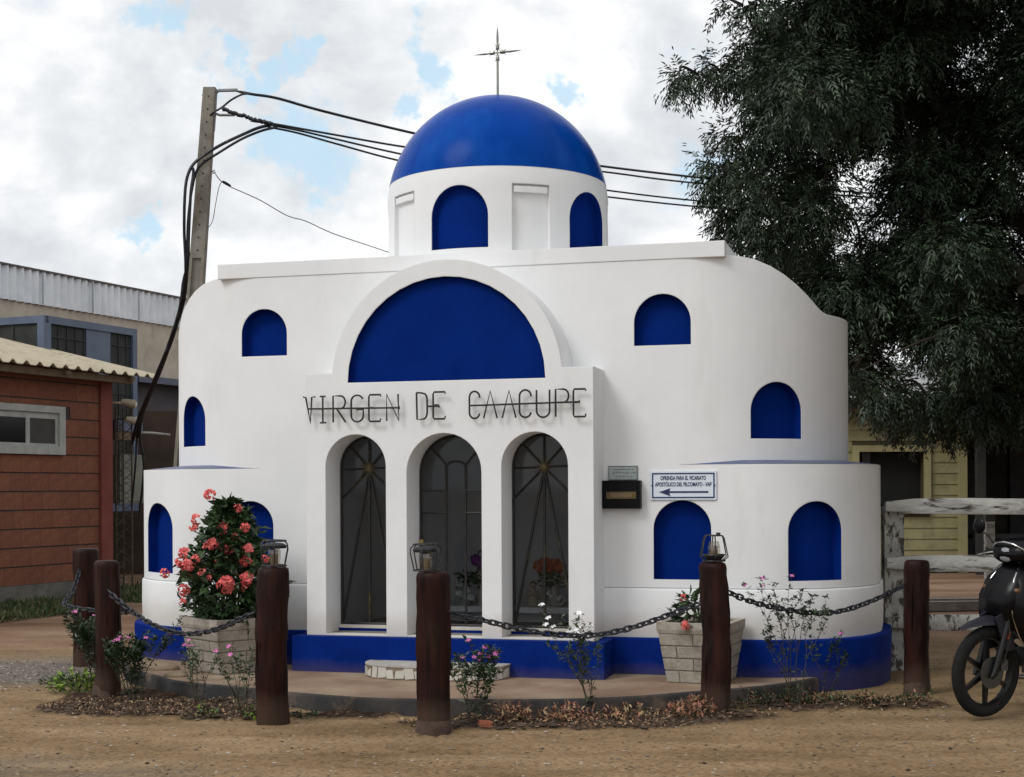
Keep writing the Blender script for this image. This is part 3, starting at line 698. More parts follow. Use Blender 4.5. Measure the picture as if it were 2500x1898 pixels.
for i in range(n-1):
    for j in range(3): fs.append((i*4+j, (i+1)*4+j, (i+1)*4+j+1, i*4+j+1))
kb = MB().add(vs, fs)
pf = thing('platform', None, None); pf['kind'] = 'structure'; pf.name = 'platform'
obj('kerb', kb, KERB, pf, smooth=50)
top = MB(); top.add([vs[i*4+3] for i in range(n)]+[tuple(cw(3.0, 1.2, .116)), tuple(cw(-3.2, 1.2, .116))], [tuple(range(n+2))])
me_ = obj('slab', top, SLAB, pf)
# half-round mosaic step
st = thing('mosaic_step', 'low rounded step faced with broken white tiles before the middle gate', 'step', cw(-.04, -.107, .116), -TH)
hp = [(.60*math.copysign(abs(math.cos(a))**.6, math.cos(a)), -.36*abs(math.sin(a))**.75) for a in [PI+PI*i/36 for i in range(37)]]
obj('step_core', MB().prismz(hp, 0, .098), mat('step_mortar', (.20, .15, .10), (.26, .20, .14), rough=.9), st)
obj('step_top', MB().prismz([(x*1.012, y*1.015) for x, y in hp], .0985, .112), mat('step_top', (.36, .35, .32), (.46, .44, .40), rough=.75, scale=7, stain=(.25, .19, .13), sscale=5), st)
TILE = mat('broken_white_tile', (.50, .47, .41), (.60, .57, .50), rough=.45, scale=8)
per = []; acc = 0
for (a, b) in zip(hp, hp[1:]):
    l = math.hypot(b[0]-a[0], b[1]-a[1]); per.append((acc, l, a, b)); acc += l
def onper(s):
    for (a0, l, a, b) in per:
        if s <= a0+l: u = (s-a0)/l; return Vector((a[0]+(b[0]-a[0])*u, a[1]+(b[1]-a[1])*u, 0))
    return Vector((*hp[-1], 0))
s = .01; q = random.Random(5)
while s < acc-.05:
    wd = q.uniform(.045, .095); a, b = onper(s), onper(min(s+wd, acc)); nrm = (b-a).cross(Vector((0, 0, 1))).normalized()
    if nrm.dot((a+b)/2) < 0: nrm = -nrm
    z0, z1 = q.uniform(.004, .02), q.uniform(.075, .094); j = q.uniform(-.014, .014); m1 = a.lerp(b, .5)
    c4 = [a+Vector((0, 0, z0)), b+Vector((0, 0, z0+q.uniform(-.003, .01))), b+Vector((0, 0, z1)), a+Vector((0, 0, z1+q.uniform(-.02, .004)))]
    tdir = (b-a).normalized(); c4[2] += tdir*j; c4[3] += tdir*j
    v8 = [p for p in c4]+[p+nrm*.008 for p in c4]
    obj('tile', MB().add(v8, [(0, 1, 2, 3), (4, 5, 6, 7), (0, 1, 5, 4), (1, 2, 6, 5), (2, 3, 7, 6), (3, 0, 4, 7)]), TILE, st)
    s += wd+q.uniform(.008, .016)


# ------------------------------------------------------------------ wooden posts
def post(loc, h, r, label, seed, base=.0, cap=False):
    q = random.Random(seed)
    p = thing('bollard', label, 'post', loc, q.uniform(0, 6), 'stained wooden posts around the chapel')
    mb = MB(); n = 28; rings = [(-.08, 1.06), (.0, 1.05), (.03, 1.03)]+[(h*k/12, 1+q.uniform(-.06, .05)) for k in range(1, 12)]+[(h-.045, .99), (h-.02, .95), (h-.006, .87), (h, .72)]
    lob = [q.uniform(-.04, .04)*math.sin(q.uniform(0, 6))+.03*math.sin(2*PI*j/n*2+seed)+.02*math.sin(2*PI*j/n*3+seed*2) for j in range(n)]
    lx = q.uniform(-.028, .028); ly = q.uniform(-.01, .01); vs = []; fs = []
    for z, k in rings:
        for j in range(n):
            t = 2*PI*j/n; rr = r*k*(1+lob[j]+.012*math.sin(9*t+z*3)); vs.append((rr*math.cos(t)+lx*math.sin(z*3), rr*math.sin(t)+ly*math.sin(z*4), z))
    for i in range(len(rings)-1):
        for j in range(n): fs.append((i*n+j, i*n+(j+1) % n, (i+1)*n+(j+1) % n, (i+1)*n+j))
    vs.append((lx*math.sin(h*3), 0, h+.003)); k = len(rings)-1
    for j in range(n): fs.append((k*n+j, k*n+(j+1) % n, len(vs)-1))
    fs.append(tuple(range(n))[::-1])
    obj('post_shaft', MB().add(vs, fs), WOOD, p, smooth=60)
    for _ in range(5):      # drying cracks down the shaft
        a = q.uniform(0, 6.28); z0 = q.uniform(.1, h*.6); z1 = z0+q.uniform(.2, .45); P = []
        for i in range(6):
            z = z0+(z1-z0)*i/5; a += q.uniform(-.05, .05); rr = r*1.0; P.append((rr*math.cos(a)+lx*math.sin(z*3), rr*math.sin(a)+ly*math.sin(z*4), z))
        obj('crack', MB().tube(P, [.001, .0035, .004, .004, .003, .001], 5), mat('wood_crack', (.006, .003, .002), rough=.95, spec=.05), p)
    if base:
        obj('post_footing', MB().lathe([(r*1.10, -.03), (r*1.08, base), (r*1.00, base+.03)], 20, jit=.03), mat('footing_mortar', (.045, .026, .018), (.09, .058, .040), rough=.95, scale=12), p, smooth=50)
    return p
PA = onground(187, 1436); PB = onground(231, 1503); PC = onground(590, 1561); PD_ = onground(937, 1580); PE = onground(1544, 1540); PF = onground(1981, 1496)
post(PA, 1.10, .122, 'left rear wooden post standing furthest back, beside the brick house', 1)
post(PB, 1.085, .103, 'thin wooden post with bright green weeds at its foot', 2, base=.07)
post(PC, 1.10, .113, 'wooden post in front of the flowering bush, lantern on top', 3)
post(PD_, 1.085, .113, 'wooden post before the middle gate, lantern on top', 4, base=.05)
post(PE, 1.10, .103, 'wooden post in front of the right hand planter, lantern on top', 5)
post(PF, 1.058, .096, 'wooden post between the chapel and the motorcycle', 6, base=.06)

# ------------------------------------------------------------------ chains
def link_mesh():
    mb = MB(); L, W, r = .036, .0175, .0078; pts = []
    for i in range(7): a = -PI/2+PI*i/6; pts.append((L-.0175+W*math.cos(a), W*math.sin(a), 0))
    for i in range(7): a = PI/2+PI*i/6; pts.append((-L+.0175+W*math.cos(a), W*math.sin(a), 0))
    return mesh_of('link', mb.tube(pts, r, 5, close=True), mat('chain_steel', (.014, .016, .022), (.04, .042, .05), rough=.5, metal=.4, scale=30), 60)
LM = link_mesh()
def chain(ctrl, label, seed):
    """ctrl: world points the chain hangs through"""
    q = random.Random(seed); P = smooth_path([tuple(c) for c in ctrl], 30); P = [Vector(p) for p in P]
    ch = thing('chain', label, 'chain', P[0], 0, 'chains hanging between the posts')
    pitch = .052; out = [P[0]]; acc = 0
    for a, b in zip(P, P[1:]):
        l = (b-a).length; 
        while acc+l >= pitch:
            u = (pitch-acc)/l; a = a.lerp(b, u); out.append(a); l = (b-a).length; acc = 0
        acc += l
    for i, (a, b) in enumerate(zip(out, out[1:])):
        d = (b-a).normalized(); M = d.to_track_quat('X', 'Z').to_matrix().to_4x4() @ Matrix.Rotation((0 if i % 2 else PI/2)+q.uniform(-.35, .35)+.5, 4, 'X')
        o = link('link', LM, ch); o.matrix_local = Matrix.Translation((a+b)/2-P[0]) @ M
def lin(a, b, pts):
    """points (fraction along, height) -> world points on the vertical plane through the two post tops"""
    return [Vector((a.x+(b.x-a.x)*u, a.y+(b.y-a.y)*u, z)) for u, z in pts]
chain(lin(PD_+Vector((.10, -.02, 0)), PE+Vector((-.09, -.04, 0)), [(0, .80), (.14, .74), (.3, .66), (.45, .617), (.58, .612), (.72, .655), (.86, .73), (1, .81)]), 'black chain sagging before the right gate, between two lantern posts', 1)
chain(lin(PE+Vector((.09, -.03, 0)), PF+Vector((-.09, 0, 0)), [(0, .885), (.15, .79), (.33, .72), (.5, .68), (.65, .695), (.82, .76), (1, .86)]), 'black chain sagging in front of the right rounded end of the chapel', 2)
chain(lin(PB+Vector((.04, -.10, 0)), PC+Vector((-.10, -.03, 0)), [(0, .84), (.14, .73), (.28, .64), (.42, .585), (.56, .575), (.72, .62), (.86, .70), (1, .79)]), 'black chain sagging in front of the left planter', 3)
chain([PA+Vector((-.02, -.14, .90)), PA+Vector((.0, -.42, .72)), PA+Vector((.06, -.8, .62)), PB+Vector((-.06, .8, .60)), PB+Vector((-.03, .3, .72)), PB+Vector((-.02, .10, .86))], 'black chain between the two posts furthest left', 4)

# ------------------------------------------------------------------ lanterns on posts
LIRON = mat('lantern_iron', (.020, .021, .024), (.05, .05, .052), rough=.5, metal=.5, scale=25)
LGL = bpy.data.materials.new('lantern_glass'); LGL.use_nodes = True; t = LGL.node_tree; t.nodes.clear()
o_ = t.nodes.new('ShaderNodeOutputMaterial'); m_ = t.nodes.new('ShaderNodeMixShader'); tr = t.nodes.new('ShaderNodeBsdfTransparent'); tr.inputs[0].default_value = (.80, .78, .72, 1)
gl = t.nodes.new('ShaderNodeBsdfGlossy'); gl.inputs['Roughness'].default_value = .1; m_.inputs[0].default_value = .12
t.links.new(tr.outputs[0], m_.inputs[1]); t.links.new(gl.outputs[0], m_.inputs[2]); t.links.new(m_.outputs[0], o_.inputs[0])
CAND = mat('lantern_candle', (.16, .11, .07), (.25, .18, .12), rough=.8, scale=30)
def lantern(loc, label, rz, upside=True, tilt=0):
    l = thing('lantern', label, 'lantern', loc, rz, 'caged lanterns on the posts'); l.rotation_euler = (tilt, tilt*.6, rz); l.scale = (1.14, 1.14, 1.12)
    H = .165
    rt, rb = (.092, .075) if upside else (.062, .070)
    obj('base_ring', MB().tube([(rb*math.cos(2*PI*i/20), rb*math.sin(2*PI*i/20), .008) for i in range(20)], .0055, 6, close=True), LIRON, l, smooth=60)
    for k in range(6):
        a = 2*PI*k/6+.3; c, s = math.cos(a), math.sin(a)
        pr = [(rb, .008), (rb+.008, .05), (rt+.004, .115), (rt, .145), (rt-.018, .162), (.03, .170)] if upside else [(rb*.9, .008), (rb+.028, .035), (rb+.014, .10), (rt+.010, .155), (rt, .172), (.03, .175)]
        obj('cage_bar', MB().tube([(r_*c, r_*s, z) for r_, z in pr], .0042, 5), LIRON, l, smooth=60)
    zt_ = .165 if upside else .173
    obj('top_ring', MB().tube([((rt-.02)*math.cos(2*PI*i/20), (rt-.02)*math.sin(2*PI*i/20), zt_) for i in range(20)], .0055, 6, close=True), LIRON, l, smooth=60)
    if upside: obj('shade', MB().lathe([(.074, .118), (.078, .135), (.055, .148), (.03, .152)], 20), LIRON, l, smooth=50)
    else: obj('tray', MB().lathe([(.045, .012), (.072, .045), (.070, .052), (.04, .02)], 20), LIRON, l, smooth=50)
    obj('glass_chimney', MB().lathe([(.033, .02), (.040, .06), (.040, .10), (.030, .135)], 18), LGL, l, smooth=60)
    obj('candle', MB().lathe([(.024, .012), (.024, .105), (.006, .108)], 14), CAND, l, smooth=40)
    if not upside:
        obj('finial', MB().box((.03, 0, .184), (.022, .02, .016)), LIRON, l)
lantern(PC+Vector((.012, 0, 1.102)), 'dark caged lantern in front of the flowering bush', .4, True, .02)
lantern(PD_+Vector((-.045, 0, 1.087)), 'dark caged lantern in front of the middle gate', 1.1, True, -.02)
lantern(PE+Vector((.0, 0, 1.102)), 'dark caged lantern with open top in front of the right blue arches', .2, False, 0)

# ------------------------------------------------------------------ planters built of concrete blocks
def planter(loc, rz, label, s0, s1, h, seed):
    p = thing('planter', label, 'planter', loc, rz, 'square concrete block planters'); q = random.Random(seed)
    hr = .085
    obj('planter_core', MB().box((0, 0, (h-hr)/2), (s0-.012, s0-.012, h-hr), taper=(s0+(s1-s0)*.82-.012)/(s0-.012)), JOINT, p)
    wr = s0+(s1-s0)*.82; zr = h-hr
    mb = MB(); prof = [(wr/2+.004, zr), (s1/2, zr+.03), (s1/2, h), (s1/2-.05, h), (s1/2-.055, h-.05)]
    vs = []; fs = []
    for r_, z in prof:
        for sx_, sy_ in ((-1, -1), (1, -1), (1, 1), (-1, 1)): vs.append((sx_*r_, sy_*r_, z))
    for i in range(len(prof)-1):
        for j in range(4): fs.append((i*4+j, i*4+(j+1) % 4, (i+1)*4+(j+1) % 4, (i+1)*4+j))
    obj('planter_rim', MB().add(vs, fs), CONC, p, recalc=False)
    obj('planter_soil', MB().box((0, 0, h-.055), (s1-.105, s1-.105, .01)), SOIL, p)
    rows = 4
    for f in range(4):
        M = Matrix.Rotation(PI/2*f, 4, 'Z')
        for r_ in range(rows):
            z0, z1 = zr*r_/rows+.005, zr*(r_+1)/rows-.005
            w0, w1 = (s0+(wr-s0)*z0/zr)/2, (s0+(wr-s0)*z1/zr)/2
            cuts = [-1, 0, 1] if r_ % 2 else [-1, -.52, .5, 1]
            for a, b in zip(cuts, cuts[1:]):
                a_, b_ = a+(.014 if a > -1 else 0), b-(.014 if b < 1 else 0); e_ = q.uniform(0, .004)
                vs = [(a_*w0, -w0-e_, z0), (b_*w0, -w0-e_, z0), (b_*w1, -w1-e_, z1), (a_*w1, -w1-e_, z1), (a_*w0, -w0+.02, z0), (b_*w0, -w0+.02, z0), (b_*w1, -w1+.02, z1), (a_*w1, -w1+.02, z1)]
                obj('block', MB().add([M @ Vector(v) for v in vs], [(0, 1, 2, 3), (4, 7, 6, 5), (0, 4, 5, 1), (3, 2, 6, 7), (0, 3, 7, 4), (1, 5, 6, 2)]), CONC, p)
    return p
POTR = Vector((1.50, 11.72, .116)); POTL = Vector((-2.40, 12.52, .116))
planter(POTR, R(-22), 'concrete planter behind the right lantern post, holding a small flowering plant', .44, .575, .475, 1)
planter(POTL, R(42), 'concrete planter holding the tall bush with coral flowers', .47, .62, .455, 2)

# ------------------------------------------------------------------ shrubs and plants
def branches(mb, p, d, l, r, depth, q, tips, spread=.55, up=.15, k=3):
    pts = [p]; dd = d.copy()
    for i in range(3):
        dd = (dd+Vector((q.gauss(0, .12), q.gauss(0, .12), q.gauss(0, .08)+up*.3))).normalized(); pts.append(pts[-1]+dd*l/3); tips.append((pts[-1].copy(), dd.copy(), depth))
    mb.tube(pts, [r, r*.85, r*.72, r*.6], 5)
    if depth > 0:
        for _ in range(k):
            nd = (dd+Vector((q.gauss(0, spread), q.gauss(0, spread), q.gauss(up, spread*.6)))).normalized()
            branches(mb, pts[q.choice((2, 3))], nd, l*q.uniform(.6, .85), r*.6, depth-1, q, tips, spread, up, k)
def thorn_bush(loc, label, h, wd, nl, flowers, seed, shape, lm=.075):
    b = thing('flowering_shrub', label, 'shrub', loc, 0); q = random.Random(seed); rg = np.random.default_rng(seed)
    mb = MB()
    for i in range(9 if h > .5 else 5):
        a = q.uniform(0, 6.28); e = q.uniform(0, .42)
        top_ = Vector((math.cos(a)*wd*.5*e, math.sin(a)*wd*.4*e, h*q.uniform(.6, .95)))
        mb.tube([(math.cos(a)*.06, math.sin(a)*.06, -.05), top_*.5+Vector((q.uniform(-.04, .04), 0, 0)), top_], [.011, .008, .004], 6)
    obj('stems', mb, STEM, b, smooth=60)
    P = []; Dm = []
    while len(P) < nl:
        z = q.random()**1.0; a = q.uniform(0, 6.28); rr = shape(z)*math.sqrt(q.uniform(.12, 1))
        lump = 1+.20*math.sin(a*3+z*11+seed)+.17*math.sin(a*5-z*17)+q.gauss(0, .07)
        P.append((rr*lump*math.cos(a), rr*lump*math.sin(a)*.85, z*h)); Dm.append((math.cos(a)*q.uniform(.5, 1.2), math.sin(a), q.uniform(-.5, .9)))
    P = np.array(P); D = unit(np.array(Dm)+rg.normal(0, .45, (nl, 3))); Nn = unit(np.array([0, 0, 1])+rg.normal(0, .55, (nl, 3)))
    L = lm*(.55+.6*rg.random(nl)); v, f = leaf_cloud(P, D, Nn, L, L*.48, .18)
    # rounder leaves: subdivide tip (add blunt end)
    raw('foliage', v, f, [GREEND, GREEN], b, mats=rg.integers(0, 2, len(f)//2).repeat(1).tolist()*2, kind='stuff')
    cl = {}
    for (x, y, z, s) in flowers:
        mb = MB(); c = Vector((0, 0, 0))
        for _ in range(int(7+s*5)):
            d = Vector((q.gauss(0, 1), -abs(q.gauss(.6, .8)), q.gauss(.2, 1))).normalized(); o_ = d*.026*s
            a1 = d.orthogonal().normalized(); b1 = d.cross(a1); ang = q.uniform(0, 6); u_ = a1*math.cos(ang)+b1*math.sin(ang); w_ = d.cross(u_)
            for sg_ in (1, -1):
                k_ = .021*s
                mb.add([o_, o_+u_*sg_*k_*.5+w_*k_*.8+d*.004, o_+u_*sg_*k_*1.25+d*.008, o_+u_*sg_*k_*.5-w_*k_*.8+d*.004], [(0, 1, 2, 3)])
        obj('flower_cluster', mb, CORAL, b, loc=(x, y, z), recalc=False)
    return b
def sh1(z):
    T = [(0, .29), (.15, .34), (.35, .37), (.55, .29), (.75, .20), (.9, .12), (1, .05)]
    for (a, u), (b, v) in zip(T, T[1:]):
        if z <= b: return u+(v-u)*(z-a)/(b-a)
    return .05
s_ = .00392
def fpos(px, py, dep=0):   # flower spots on the near side of the bush
    p = at(px, py, POTL.y-dep); return (p.x-POTL.x, p.y-POTL.y, p.z-(POTL.z+.42))
FL = [(455, 1070, .08, 1.1), (426, 1122, .1, 1.0), (420, 1140, .12, .8), (482, 1141, .28, 1.25), (531, 1140, .2, .9), (462, 1175, .3, 1.2), (446, 1180, .3, .6), (492, 1188, .33, 1.1), (516, 1098, .12, .8), (510, 1160, .26, .7), (400, 1195, .15, 1.1), (408, 1222, .2, 1.3), (390, 1215, .12, .9), (425, 1208, .24, .8), (537, 1188, .25, 1.1), (533, 1210, .28, 1.2), (358, 1238, .05, .9), (441, 1240, .3, 1.0), (490, 1265, .38, 1.75), (535, 1250, .32, 1.3), (399, 1275, .22, 1.1), (575, 1207, .1, .7), (395, 1300, .2, .7), (455, 1248, .3, .6), (530, 1270, .3, .6), (472, 1210, .3, .5), (600, 1225, .1, .6)]
fl = []
for px, py, dep, s in FL:
    z = (1331-py)/262.; dep = .30*max(.1, 1-z)*.9+.03
    x, y, zz = fpos(px, py, dep); fl.append((x, y-.03, zz, s*1.3))
thorn_bush(POTL+Vector((0, 0, .42)), 'tall dark green bush covered in coral red flowers', 1.0, .8, 2700, fl, 11, sh1, .115)
def sh2(z): return .21*(1-.55*z)
thorn_bush(POTR+Vector((-.06, -.02, .43)), 'low plant with round green leaves and two red flowers', .24, .4, 150, [(-.10, -.24, .03, .95), (-.10, -.10, .235, .75)], 12, sh2, .10)

def flower_mesh(m, r=.019, name='flower'):
    mb = MB()
    for k in range(5):
        a = 2*PI*k/5; c, s = math.cos(a), math.sin(a); u = Vector((c, s, 0)); v_ = Vector((-s, c, 0))
        mb.add([Vector((0, 0, 0)), u*r*.6-v_*r*.42+Vector((0, 0, .004)), u*r*1.05-v_*r*.2, u*r*1.05+v_*r*.25, u*r*.6+v_*r*.42+Vector((0, 0, .004))], [(0, 1, 2, 3, 4)])
    return mesh_of(name, mb, m, recalc=False)
FP = flower_mesh(PINK); FW = flower_mesh(WPET, .024)
def periwinkle(loc, label, h, spread, nstem, fm, nf, seed, lean=(0, 0), dense=1, lv=GREEN, lsz=.038, k=2):
    q = random.Random(seed); rg = np.random.default_rng(seed); p = thing('periwinkle', label, 'plant', loc, 0)
    mb = MB(); tips = []
    for _ in range(nstem):
        d = Vector((q.gauss(lean[0], spread), q.gauss(lean[1], spread*.7), 1)).normalized()
        branches(mb, Vector((q.uniform(-.04, .04), q.uniform(-.03, .03), -.02)), d, h*q.uniform(.45, .6), .0045, 2, q, tips, .32, .25, k)
    obj('stem', mb, STEM, p)
    tips = [t_ for t_ in tips if t_[0].z > .01]
    P = []; D = []
    for tp, td, dp in tips:
        for _ in range(int((3 if dp else 6)*dense+q.random())):
            P.append(tp+Vector((q.gauss(0, .010), q.gauss(0, .010), q.gauss(0, .012)))); D.append((td*.3+Vector((q.gauss(0, 1), q.gauss(0, 1), q.gauss(.35, .4)))).normalized())
    P = np.array([tuple(x) for x in P]); D = np.array([tuple(x) for x in D]); n = len(P)
    Nn = unit(np.array([0, 0, 1])+rg.normal(0, .4, (n, 3))); L = lsz*(.6+.7*rg.random(n)); v, f = leaf_cloud(P, unit(D), Nn, L, L*.38, .15)
    raw('foliage', v, f, [lv, GREEND], p, mats=list(rg.integers(0, 2, n))*2, kind='stuff')
    ends = [t_ for t_ in tips if t_[2] == 0]; ends.sort(key=lambda t_: -t_[0].z); ends = ends[:max(nf*2, 1)]; q.shuffle(ends)
    for tp, td, _ in ends[:nf]:
        o = link('flower', fm, p); M = (td+Vector((q.gauss(0, .2), -.75, .5))).normalized().to_track_quat('Z', 'Y').to_matrix().to_4x4(); o.matrix_local = Matrix.Translation(tp+Vector((0, -.012, .012))) @ M
    return p
periwinkle(onground(1030, 1560)+Vector((0, .1, 0)), 'bushy pink periwinkle beside the post before the middle gate', .50, .22, 6, FP, 11, 21, lean=(-.04, 0), dense=1.3, lsz=.05)
periwinkle(onground(1280, 1545)+Vector((0, .05, 0)), 'tall white flowered periwinkle in front of the right gate', .66, .22, 5, FW, 10, 25, lean=(-.15, 0), dense=1.0, lsz=.045)
periwinkle(onground(1715, 1525), 'dark periwinkle with pink buds before the right blue plinth', .72, .13, 6, FP, 4, 23, dense=1.6, lv=GREEND)
periwinkle(onground(1795, 1512), 'sparse periwinkle near the right end of the chapel', .48, .16, 2, FP, 1, 24, dense=1.2, lv=GREEND)
periwinkle(onground(525, 1555), 'straggling periwinkle left of the lantern post by the bush', .42, .34, 4, FP, 3, 33, lean=(-.25, 0), dense=.8)
periwinkle(onground(430, 1525), 'thin periwinkle in front of the left planter', .42, .32, 4, FP, 4, 34, dense=.7)
periwinkle(onground(290, 1515), 'bushy pink periwinkle right of the thin left post', .50, .26, 10, FP, 6, 35, lean=(.05, 0), dense=1.7, lsz=.045, lv=GREEND)
periwinkle(onground(205, 1488), 'pink periwinkle between the two left posts', .54, .17, 7, FP, 4, 36, lean=(-.06, 0), dense=1.8, lsz=.045, lv=GREEND)
def weed(loc, label, r, h, n, m, seed, lsz=.035, cat='weed', name='weed'):
    rg = np.random.default_rng(seed); a = rg.random(n)*6.28; rr = r*np.sqrt(rg.random(n)); z = h*rg.random(n)*(1-(rr/r)**2*.6)
    P = np.stack([rr*np.cos(a), rr*np.sin(a)*.6, z], 1); D = unit(np.stack([np.cos(a), np.sin(a), .5+0*a], 1)+rg.normal(0, .5, (n, 3))); Nn = unit(np.array([0, 0, 1])+rg.normal(0, .5, (n, 3)))
    L = lsz*(.5+.8*rg.random(n)); v, f = leaf_cloud(P, D, Nn, L, L*.45, .2); p = thing(name, label, cat, loc, 0)
    mb = MB(); q = random.Random(seed)
    for _ in range(7): x = q.uniform(-r, r)*.5; mb.tube([(x*.3, 0, -.01), (x, q.uniform(-r, r)*.3, h*.8)], .003, 4)
    obj('stem', mb, STEM, p); raw('foliage', v, f, m, p, kind='stuff', mats=list(rg.integers(0, len(m), n))*2 if isinstance(m, list) else None)
weed(onground(165, 1492), 'bright lime green weed at the foot of the thin left post', .22, .17, 420, [LIME, LIME, GREEN], 41, .05)
weed(onground(150, 1478), 'dark green weed behind the lime weed on the left', .26, .07, 160, [GREEN, GREEND], 42, .045)
weed(onground(448, 1552), 'small lime weed in the soil left of the lantern post', .07, .12, 70, [LIME, GREEN], 43)
weed(onground(548, 1556), 'small green weed touching the foot of the left lantern post', .07, .13, 80, [GREEN, LIME], 44)
weed(onground(655, 1550), 'low dark weed against the kerb, right of the left lantern post', .10, .05, 70, [GREEND], 45)
# dry coppery ground cover and leaf litter
COP = mat('dry_copper_leaf', (.30, .14, .08), (.45, .25, .14), rough=.7, scale=20); COP2 = mat('dry_pink_leaf', (.42, .16, .11), (.5, .24, .17), rough=.7, scale=20); BRN = mat('dead_leaf', (.05, .03, .018), (.12, .075, .045), rough=.8, scale=20); TAN = mat('straw_leaf', (.34, .24, .12), (.46, .34, .2), rough=.8)
def scatter(name, label, cat, zones, n, lsz, mats, seed, upr=.5, hh=.08):
    rg = np.random.default_rng(seed); X = []
    for (cx, cy, rx, ry, wgt) in zones:
        k = int(n*wgt); a = rg.random(k)*6.28; r_ = np.sqrt(rg.random(k)); X.append(np.stack([cx+rx*r_*np.cos(a), cy+ry*r_*np.sin(a)], 1))
    X = np.concatenate(X); n = len(X); cl = vnoise(X[:, 0]*6, X[:, 1]*6, seed); keep = cl > .36; X = X[keep]; cl = cl[keep]; n = len(X)
    Z = gz(X)+.004+hh*rg.random(n)*np.clip(cl*1.6-.4, 0, 1); P = np.stack([X[:, 0], X[:, 1], Z], 1)
    D = unit(rg.normal(0, 1, (n, 3))*np.array([1, 1, upr])+np.array([0, 0, upr*.6])); Nn = unit(np.array([0, 0, 1])+rg.normal(0, .5, (n, 3))); L = lsz*(.5+.9*rg.random(n))
    v, f = leaf_cloud(P, D, Nn, L, L*.36, .3); return tag(raw(name, v, f, mats, kind='stuff', mats=list(rg.integers(0, len(mats), n))*2), label, cat)
gA, gB, gC, gD = onground(1170, 1560), onground(1400, 1555), onground(1480, 1550), onground(1300, 1540)
scatter('ground_cover', 'coppery dry leafed ground cover in the bed right of the middle post', 'ground cover', [(gA.x, gA.y, .38, .12, .35), (gD.x, gD.y, .3, .12, .2), (gB.x, gB.y, .32, .10, .25), (gC.x+.05, gC.y, .18, .12, .2)], 1500, .045, [COP, COP2, COP, TAN, BRN, BRN], 51, 1.1, .15)
gE, gF = onground(1640, 1522), onground(1830, 1520)
scatter('bed_weeds', 'low dark weeds in the bed before the right end of the chapel', 'ground cover', [(gE.x, gE.y, .5, .13, .35), (gF.x, gF.y, .65, .15, .65)], 2200, .032, [GREEN, GREEND, COP, BRN, GREEN], 52, .9, .09)
zs = [(-2.62, 11.2, 1.0, .42, .4), (-2.0, 10.75, .42, .22, .1), (.35, 10.35, 1.15, .30, .3), (1.3, 10.62, .6, .25, .1), (2.35, 11.15, .95, .30, .1)]
scatter('leaf_litter', 'dead brown leaf litter lying over the dug soil', 'leaf litter', zs, 9000, .026, [BRN, BRN, BRN, COP, TAN, SOIL], 53, .45, .03)
def clump_soil(n):
    out = []
    for (cx, cy, rx, ry, wgt) in zs:
        k = int(n*wgt); a = RNG.random(k)*6.28; r_ = np.sqrt(RNG.random(k)); out.append(np.stack([cx+rx*r_*np.cos(a), cy+ry*r_*np.sin(a)], 1))
    return np.concatenate(out)
tag(pebbles('soil_clods', 2600, clump_soil, .008, .045, [SOIL, SOIL, P3, BRN], .6, zfun=gz), 'dark clods of dug soil in the bed before the kerb', 'soil')
# brick fragment and paper scraps
bf = onground(1049, 1572)
tag(obj('brick_fragment', MB().box((0, 0, .022), (.10, .06, .05), Matrix.Rotation(.35, 4, 'Z') @ Matrix.Rotation(.12, 4, 'Y'), taper=.86), mat('brick_chip', (.30, .085, .045), (.4, .13, .07), rough=.9, bump=1, bscale=60, edge=.008), loc=bf), 'broken red brick fragment lying in the bed beside the middle post', 'brick')
rk = onground(350, 1452)
for (px, py, s, lb) in [(345, 1447, .12, 'large rounded tan stone at the left end of the kerb'), (380, 1462, .07, 'smaller tan stone right of the large stone on the kerb')]:
    r_ = onground(px, py, .116); mb = MB().sph((0, 0, .01), s, 12, (1.5, .8, .5)); rr_ = random.Random(px)
    mb.v = [(x*(1+rr_.uniform(-.06, .06)), y*(1+rr_.uniform(-.06, .06)), z*(1+rr_.uniform(-.06, .06))) for x, y, z in mb.v]
    tag(obj('stone', mb, mat('tan_stone', (.20, .14, .09), (.33, .25, .17), rough=.9, bump=.8, bscale=20), smooth=60, loc=r_, recalc=False), lb, 'stone')

# ------------------------------------------------------------------ brick house on the left
WD = Vector((.395, .919, 0)).normalized(); WN = Vector((WD.y, -WD.x, 0))     # along the wall, away from the camera; outwards
HB = Vector((-7.15, 20.6, 0)); hrot = math.atan2(WD.y, WD.x)
def wl(a, o=0, z=0): return HB+WD*a+WN*o+Vector((0, 0, z))
house = thing('brick_house', 'red hollow brick house with corrugated eave and white window on the left', 'house', HB, hrot)
# local axes: x along the wall, -y outwards
BRK = [mat('brick_%s' % n, a, b, rough=.85, scale=14, bump=.6, bscale=50, edge=.006) for n, a, b in (('red', (.165, .056, .028), (.22, .078, .040)), ('orange', (.175, .062, .031), (.235, .086, .044)), ('brown', (.15, .052, .028), (.20, .073, .038)))]
MORT = mat('wall_mortar', (.035, .026, .021), (.06, .047, .038), rough=.95, scale=10)
x0, x1 = -4.6, 2.12
obj('wall_core', MB().span((x0, .006, .26), (x1, .35, 3.42)).span((x1-.3, .02, .26), (x1+.2, 4.2, 3.42)), MORT, house)
obj('foundation', MB().span((x0, -.03, -.1), (x1+.25, .30, .30)), mat('foundation_concrete', (.10, .095, .085), (.17, .16, .14), rough=.95, scale=4), house)
CHH = .268; q = random.Random(4)
W0, W1, WZ0, WZ1 = -1.2, 1.31, 2.17, 2.88
bm_cache = {}
